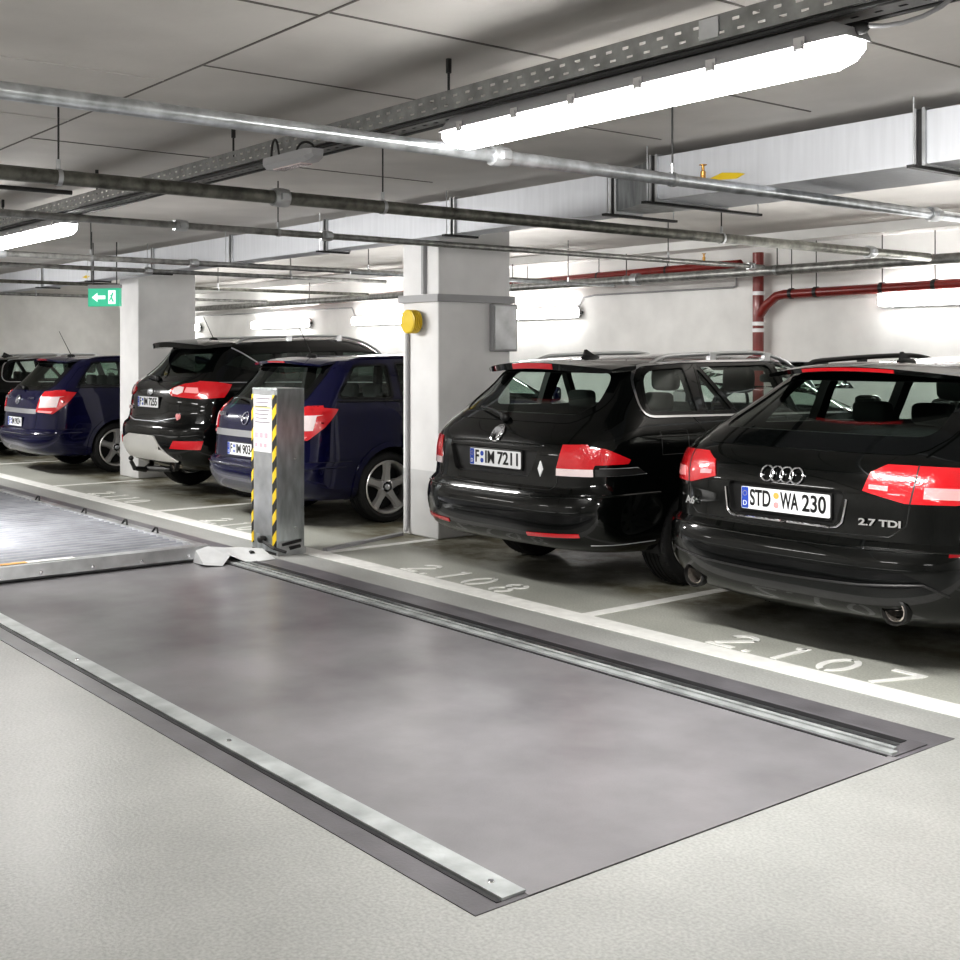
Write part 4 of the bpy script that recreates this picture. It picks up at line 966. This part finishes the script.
# ---------------------------------------------------------------- lamps
def lamp_profile(w, z0, z1, mode):
    if mode == 'd': return [(-w/2, z1), (-w/2, z0+.03), (-w*.42, z0+.010), (-w*.25, z0), (w*.25, z0), (w*.42, z0+.010), (w/2, z0+.03), (w/2, z1)]
    return [(-w/2-.006, z0), (w/2+.006, z0), (w/2+.004, z0+.015), (w*.33, z1), (-w*.33, z1), (-w/2-.004, z0+.015)]
def loft(prof_of, xs):
    vs = []; fs = []; n = None
    for x, s, sh in xs:
        pr = prof_of; n = len(pr); zc = pr[0][1]
        vs += [(x, y*s, zc+(z-zc)*sh) for y, z in pr]
    for i in range(len(xs)-1): fs += [(i*n+k, i*n+(k+1) % n, (i+1)*n+(k+1) % n, (i+1)*n+k) for k in range(n)]
    fs += [tuple(range(n)), tuple((len(xs)-1)*n+k for k in range(n))[::-1]]
    return vs, fs
def make_lamp(Ln, glow):
    r = empty('strip_light', (0, 0, 0)); h = Ln/2
    d = lamp_profile(.125, -.075, 0, 'd'); b = lamp_profile(.125, 0, .055, 'h')
    vs, fs = loft(d, [(-h, .82, .45), (-h+.03, .95, .8), (-h+.08, 1, 1), (h-.08, 1, 1), (h-.03, .95, .8), (h, .82, .45)]); MB().add(vs, fs).build('diffuser', M[glow], r, 40)
    vs, fs = loft(b, [(-h-.01, .9, .5), (-h+.05, 1, 1), (h-.05, 1, 1), (h+.01, .9, .5)]); MB().add(vs, fs).build('housing', M['lamp_body'], r, 30)
    for x in (-.85, -.5, -.17, .17, .5, .85):
        for s in (1, -1): MB().box(x*h-.02, x*h+.02, s*.066, s*.074, -.018, .022).box(x*h-.012, x*h+.012, s*.074, s*.080, -.014, .010).build('clip', M['chrome'], r, 0)
    for s in (-1, 1): MB().lathe([(s*(h+.005), .022), (s*(h+.03), .018), (s*(h+.045), .008)], 'x', (0, 0, .028), 12).build('cable_gland', M['dark_metal'], r)
    return r
LN = 1.95
L0 = make_lamp(LN, 'tube'); L0.location = (-3.05, 3.07, 2.425); tag(L0, 'long glowing strip light hanging under the cable tray, nearest the camera', 'light', 'strip lights under the cable tray')
for x, lb in [(-9.42, 'glowing strip light under the cable tray at the left edge of the photo'), (-15.98, 'farthest strip light along the cable tray, towards the left wall'), (3.4, 'strip light under the cable tray out to the right of the camera')]:
    c = copy_tree(L0); c.location = (x, 3.07, 2.425); c['label'] = lb
for x in (-15.8, -9.4, -3.0, 3.0):
    c = copy_tree(L0); c.location = (x, -3.4, 2.695); c['label'] = 'added strip light on the ceiling behind the camera, for soft fill'; c['group'] = 'added strip lights behind the camera'  # unseen row of lamps added as general soft fill
W0 = make_lamp(LN, 'tube_wall'); W0.rotation_euler = (radians(-90), 0, 0); W0.location = (-5.74, 10.33, 2.03)
tag(W0, 'white strip light on the back wall above the ringed black car', 'light', 'strip lights on the back wall')
for x, lb in [(-11.92, 'white strip light on the back wall just right of the middle column'), (-15.1, 'white strip light on the back wall just left of the middle column'), (-18.4, 'white strip light on the back wall seen over the tall car'), (-22.5, 'white strip light on the back wall at the far left'), (.5, 'white strip light on the back wall out to the right')]:
    c = copy_tree(W0); c.location = (x, 10.33, 2.03); c['label'] = lb
# flat lamp at ceiling beyond the duct
# small emergency luminaire under the tray
em = empty('emergency_light', (-4.98, 2.86, 2.42)); tag(em, 'small unlit grey emergency light hanging below the cable tray', 'light')
vs, fs = loft([(-.05, .02), (-.05, -.015), (-.03, -.035), (.03, -.035), (.05, -.015), (.05, .02)], [(-.23, .6, .6), (-.19, 1, 1), (.19, 1, 1), (.23, .6, .6)])
MB().add(vs, fs).build('housing', M['lamp_body'], em, 30); MB().box(-.13, .13, -.03, .03, -.040, -.034).build('lens', M['clear_lens'], em, 0)
MB().tube([(-.2+.05*cos(a_)-.05, .05-.05*cos(a_), .02+.11*sin(a_)) for a_ in [pi*k_/14 for k_ in range(15)]], .006, 6).build('feed_cable', M['cable'], em)
MB().tube([(.04, .03-.03*cos(a_)+.05*(1-cos(a_))/2, .02+.06*sin(a_)) for a_ in [pi*k_/12 for k_ in range(12)]], .006, 6).build('feed_cable', M['cable'], em)

# ---------------------------------------------------------------- cable tray
tr = empty('cable_tray', (-2, 2.99, 2.50)); tag(tr, 'long perforated steel cable tray running below the ceiling', 'cable tray')
x0, x1, pitch = -19., 5., .08
def perf(rows, hh_, y, vertical=True, wy=0):
    vs = []; fs = []; n = int((x1-x0)/pitch)
    def q(xa, xb, za, zb):
        b = len(vs)
        if vertical: vs.extend([(xa, y, za), (xb, y, za), (xb, y, zb), (xa, y, zb)])
        else: vs.extend([(xa, za, y), (xb, za, y), (xb, zb, y), (xa, zb, y)])
        fs.append((b, b+1, b+2, b+3))
    zc = [0]
    for (a, c, ph) in rows: zc += [a, c]
    zc.append(hh_)
    for i in range(0, len(zc)-1, 2): q(x0, x1, zc[i], zc[i+1])
    for (a, c, ph) in rows:
        for k in range(n):
            xs = x0+k*pitch+ph; q(xs, xs+pitch-.028, a, c)
    return MB().add(vs, fs)
perf([(.018, .026, .02), (.050, .060, 0)], .082, 0).build('near_side', M['tray'], tr, 0)
perf([(.018, .026, .02), (.050, .060, 0)], .082, .20).build('far_side', M['tray'], tr, 0)
perf([(.04, .055, 0), (.11, .125, .03), (.16, .175, 0)], .20, 0, False).build('tray_bottom', M['tray'], tr, 0)
for k, (yy, zz, rr) in enumerate([(.035, .012, .010), (.06, .014, .012), (.10, .012, .010), (.14, .014, .012)]):
    pts = [(x0+.4*i, yy+.008*sin(i*1.7+k), zz+.003*sin(i*2.3+k)) for i in range(60)]; MB().tube(pts, rr, 6).build('cable', M['cable'], tr)
for k, yy in enumerate((.012, .034, .15)):
    MB().tube([(x0+.5*i, yy+.006*sin(i*2.1+k), -.007-.003*abs(sin(i*1.3+k))) for i in range(48)], .0065, 6).build('strapped_cable', M['cable'], tr)
MB().box(-.60, -.52, -.006, 0, .01, .075).build('splice_plate', M['galv'], tr, 0)
for x in (-2.07, -4.02, -6.0, -8.0, -10, -12, -14, 1.0): 
    MB().tube([(x, .1, .08), (x, .1, .25)], .006, 6).tube([(x, .1, .19), (x, .1, .25)], .012, 8).build('hanger_rod', M['dark_metal'], tr)
# flexible feed from tray to the near lamp
fx = MB().tube([(-2.035, 3.07, 2.455), (-1.99, 3.075, 2.445), (-1.93, 3.08, 2.442), (-1.87, 3.09, 2.45), (-1.82, 3.10, 2.468), (-1.79, 3.12, 2.497)], .007, 8).build('feed_cable', M['lamp_body'], None); tag(fx, 'grey feed cable curving from the nearest strip light up to the tray', 'cable')

# ---------------------------------------------------------------- sprinkler pipes running across (along Y)
def sprinkler(x, z, r, y0, y1, mat, rods, clamps, label, heads=()):
    e = empty('sprinkler_pipe', (x, y0, z)); tag(e, label, 'pipe', 'sprinkler pipes under the ceiling')
    MB().tube([(0, 0, 0), (0, y1-y0, 0)], r, 16).build('pipe', M[mat], e)
    for y in rods:
        rod = MB().tube([(0, y-y0, r), (0, y-y0, H-z)], .005, 6).build('hanger_rod', M['dark_metal'], e)
        MB().lathe([(y-y0-.012, r+.006), (y-y0+.012, r+.006)], 'y', n=16).tube([(0, y-y0, r), (0, y-y0, r+.05)], .011, 6).build('pipe_clamp', M['galv'], e)
    for y in clamps:
        MB().lathe([(y-y0-.045, r), (y-y0-.045, r+.012), (y-y0-.015, r+.016), (y-y0+.015, r+.016), (y-y0+.045, r+.012), (y-y0+.045, r)], 'y', n=16).box(r, r+.03, y-y0-.02, y-y0+.02, -.018, .018).box(-r-.03, -r, y-y0-.02, y-y0+.02, -.018, .018).build('coupling', M['galv'], e)
    for y in heads:
        MB().lathe([(r-.01, .014), (r+.03, .014), (r+.035, .008), (r+.06, .008), (r+.062, .02), (r+.066, .02)], 'z', (0, y-y0, 0), 12).build('sprinkler_head', M['brass'], e)
sprinkler(-4.11, 2.375, .031, -2, 9.8, 'pipe_bright', [4.52, 8.2], [3.40, 6.9], 'bright galvanised sprinkler pipe, thick, crossing the front of the picture', [4.75])
sprinkler(-5.88, 2.365, .037, -2, 9.8, 'pipe_dark', [2.08, 3.98, 7.0], [3.3, 8.9], 'thick dark sprinkler pipe, second from the camera', [])
sprinkler(-7.69, 2.38, .024, -2, 9.8, 'pipe_mid', [4.3, 8.4], [4.7, 9.6, 3.55], 'thin grey sprinkler pipe crossing in front of the middle column', [8.9])
sprinkler(-10.76, 2.38, .026, -2, 9.7, 'pipe_mid', [4.1, 7.1], [3.3, 5.1], 'thin dark sprinkler pipe beyond the middle column', [])
sprinkler(-12.05, 2.38, .022, -2, 8.2, 'pipe_mid', [4.6, 6.9], [5.2], 'thin sprinkler pipe above the tall black car', [])
sprinkler(-14.86, 2.385, .022, -2, 9.8, 'pipe_dark', [4.4, 7.4], [6.4], 'far sprinkler pipe crossing above the exit sign', [])
sprinkler(-17.9, 2.385, .022, 1.5, 9.8, 'pipe_mid', [3.4, 6.0], [7.4], 'farthest sprinkler pipe at the left', [])
sprinkler(-9.7, 2.28, .016, 6.2, 9.7, 'pipe_bright', [7.0, 9.0], [8.0], 'slim bright pipe just left of the middle column, near the back wall')
# stub pipe at the left with a small elbow
sb = MB().tube([(-7.4, -.5, 2.50), (-7.4, 2.7, 2.50)], .014, 8).tube([(-7.4, 1.8, 2.5), (-7.4, 1.8, 2.755)], .006, 6).build('conduit', M['dark_metal'], None); tag(sb, 'dark conduit beside the tray at the left edge', 'conduit')
# longitudinal galvanised pipe by the back wall
gp = empty('water_pipe', (-20, 9.9, 2.35)); tag(gp, 'long galvanised pipe running level along the back wall', 'pipe')
MB().tube([(-3, 0, 0), (24, 0, 0)], .05, 16).build('pipe', M['pipe_mid'], gp)
for x in (3.3, 7.3, 8.3, 10.3, 12.4, 14.5, 16.6): 
    MB().tube([(x, 0, .05), (x, 0, H-.1-2.35)], .006, 6).build('hanger_rod', M['dark_metal'], gp); MB().lathe([(x-.02, .056), (x+.02, .056)], 'x', n=16).build('pipe_clamp', M['galv'], gp)
MB().lathe([(10.4, .05), (10.4, .07), (10.5, .07), (10.5, .05)], 'x', n=16).build('coupling', M['galv'], gp)
# red drain pipes
rp = empty('drain_pipe', (-8.13, 10.27, 0)); tag(rp, 'dark red drain pipe standing against the back wall with a branch to the right', 'pipe')
MB().tube([(0, 0, 0), (0, 0, 2.58)], .058, 18).build('riser', M['red_pipe'], rp)
MB().tube([(.0, -.0, 1.90), (.12, -.02, 2.02), (.26, -.03, 2.11), (.36, -.03, 2.125), (3.5, -.03, 2.16), (10, -.03, 2.20)], .048, 16).build('branch', M['red_pipe'], rp)
for z in (1.83, 1.76, 2.15, 2.36): MB().lathe([(z-.02, .058), (z-.02, .064), (z+.02, .064), (z+.02, .058)], 'z', n=18).build('collar', M['paper'], rp)
for x in (.45, .75, 1.5, 2.05, 3.0): MB().lathe([(x-.02, .048), (x-.02, .055), (x+.02, .055), (x+.02, .048)], 'x', (0, -.03, 2.125+.011*x), 16).tube([(x, -.03, 2.17), (x, -.03, 2.65)], .005, 6).build('hanger', M['dark_metal'], rp)
r2 = empty('drain_pipe', (-8.3, 10.15, 2.46)); tag(r2, 'long dark red drain pipe sloping along the top of the back wall', 'pipe')
MB().tube([(-10, 0, -.12), (-.2, 0, 0), (.03, .0, .0)], .05, 16).build('pipe', M['red_pipe'], r2)
for x in (-1.0, -2.1, -3.4, -5): MB().lathe([(x-.015, .057), (x+.015, .057)], 'x', (0, 0, .012*x), 16).tube([(x, 0, 0), (x, 0, .19)], .005, 6).build('hanger', M['dark_metal'], r2)
# thin wall conduits
wc = MB().tube([(-11.0, 10.38, 2.10), (-10.9, 10.37, 2.21), (-10.7, 10.37, 2.235), (-8.55, 10.37, 2.235), (-8.5, 10.37, 2.25), (-8.5, 10.37, 2.5)], .012, 6).build('conduit', M['lamp_body'], None); tag(wc, 'thin grey conduit on the back wall between column and red riser', 'conduit')
wc = MB().tube([(-24, 10.38, 2.25), (-16.2, 10.38, 2.25), (-16.1, 10.38, 2.1)], .012, 6).build('conduit', M['lamp_body'], None); tag(wc, 'thin grey conduit on the back wall over the tall car', 'conduit')

# ---------------------------------------------------------------- air duct
du = empty('air_duct', (-5.3, 5.5, 2.42)); tag(du, 'rectangular galvanised air duct running below the ceiling over the bays', 'duct')
zl, zh = .01, .27
MB().box(-16, -.32, .13, .355, zl, zh).build('duct_panel', M['duct'], du, 0)
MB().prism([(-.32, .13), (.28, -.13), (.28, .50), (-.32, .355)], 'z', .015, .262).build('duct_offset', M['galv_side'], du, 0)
MB().box(.28, 9, -.13, .50, zl, zh).build('duct_panel', M['duct'], du, 0)
for x, ya, yb in [(-.32, .13, .352), (-2.05, .13, .352), (-3.9, .13, .352), (-5.7, .13, .352), (-7.6, .13, .352), (-9.4, .13, .352), (-11.2, .13, .352), (.28, -.13, .50), (2.04, -.13, .5), (4.0, -.13, .5), (5.9, -.13, .5)]:
    for dx in (-.035, .012): MB().box(x+dx, x+dx+.016, ya-.018, yb+.01, zl-.010, zh+.014).build('flange', M['galv'], du, 0)
    MB().box(x-.019, x+.012, ya-.008, yb+.008, zl-.01, zh+.008).build('flange_joint', M['dark_metal'], du, 0)
    ye = yb+(.36 if yb > .4 or x > -1 else .005)
    MB().box(x-.02, x+.02, ya-.10, ye, zl-.026, zl-.011).build('support_rail', M['dark_metal'], du, 0)
    for yy in (ya-.07, ye-.02): MB().tube([(x, yy, zl-.02), (x, yy, H-2.42)], .004, 6).build('hanger_rod', M['galv'], du)
MB().prism([(.70, .09), (.80, .115), (.92, .10), (.96, .09), (.90, .07), (.72, .08)], 'y', -.136, -.13).build('airflow_arrow', M['yellow'], du, 0)
MB().prism([(-9.75, .06), (-9.62, .08), (-9.5, .06), (-9.62, .04)], 'y', .124, .13).build('airflow_arrow', M['yellow'], du, 0)

# ---------------------------------------------------------------- light, camera
def area(name, loc, sx, sy, e, rot=(0, 0, 0), col=(1, .985, .96)):
    l = bpy.data.lights.new(name, 'AREA'); l.shape = 'RECTANGLE'; l.size = sx; l.size_y = sy; l.energy = e; l.color = col
    o = bpy.data.objects.new(name, l); o.location = loc; o.rotation_euler = rot; COL.objects.link(o); return o
for x in (-2.99, -9.42, 3.4, -15.85): area('lamp_spill', (x, 3.07, 2.34), 1.9, .12, 72, (radians(28), 0, 0))
for x in (-3, -9, -15, -21): area('floor_fill', (x, -3.6, .05), 5, 4, 62, (pi, 0, 0))  # added upward fill at floor level, standing in for light off the floor
for x in (-4.2, -9.2, -14.5, -20.5): area('bay_lamp', (x, 7.4, 2.62), 2.2, .15, 12, (radians(62), 0, 0))
for x in (-4.5, -10.5, -17): area('bay_fill', (x, 8.0, 1.9), 4.5, 1.2, 14, (pi, 0, 0))  # fill lights added over the cars, facing up, without any fitting
w = bpy.data.worlds.new('world'); scn.world = w; w.use_nodes = True
w.node_tree.nodes['Background'].inputs[0].default_value = (.8, .85, .9, 1); w.node_tree.nodes['Background'].inputs[1].default_value = .3

cam = bpy.data.cameras.new('camera'); co = bpy.data.objects.new('camera', cam); COL.objects.link(co)
fpx = 1210.; cam.sensor_fit = 'HORIZONTAL'; cam.sensor_width = 36; cam.lens = 36*fpx/960
co.location = (0, 0, 1.5); co.rotation_euler = (pi/2, 0, atan2(.7805540, .6250883)); cam.shift_y = (355-480)/960.; cam.clip_start = .05
scn.camera = co
scn.view_settings.view_transform = 'Standard'; scn.view_settings.look = 'None'
try: scn.view_settings.look = 'Medium High Contrast'
except Exception as ex_: print('LOOK', ex_)
scn.view_settings.exposure = .9; scn.view_settings.gamma = 1.0
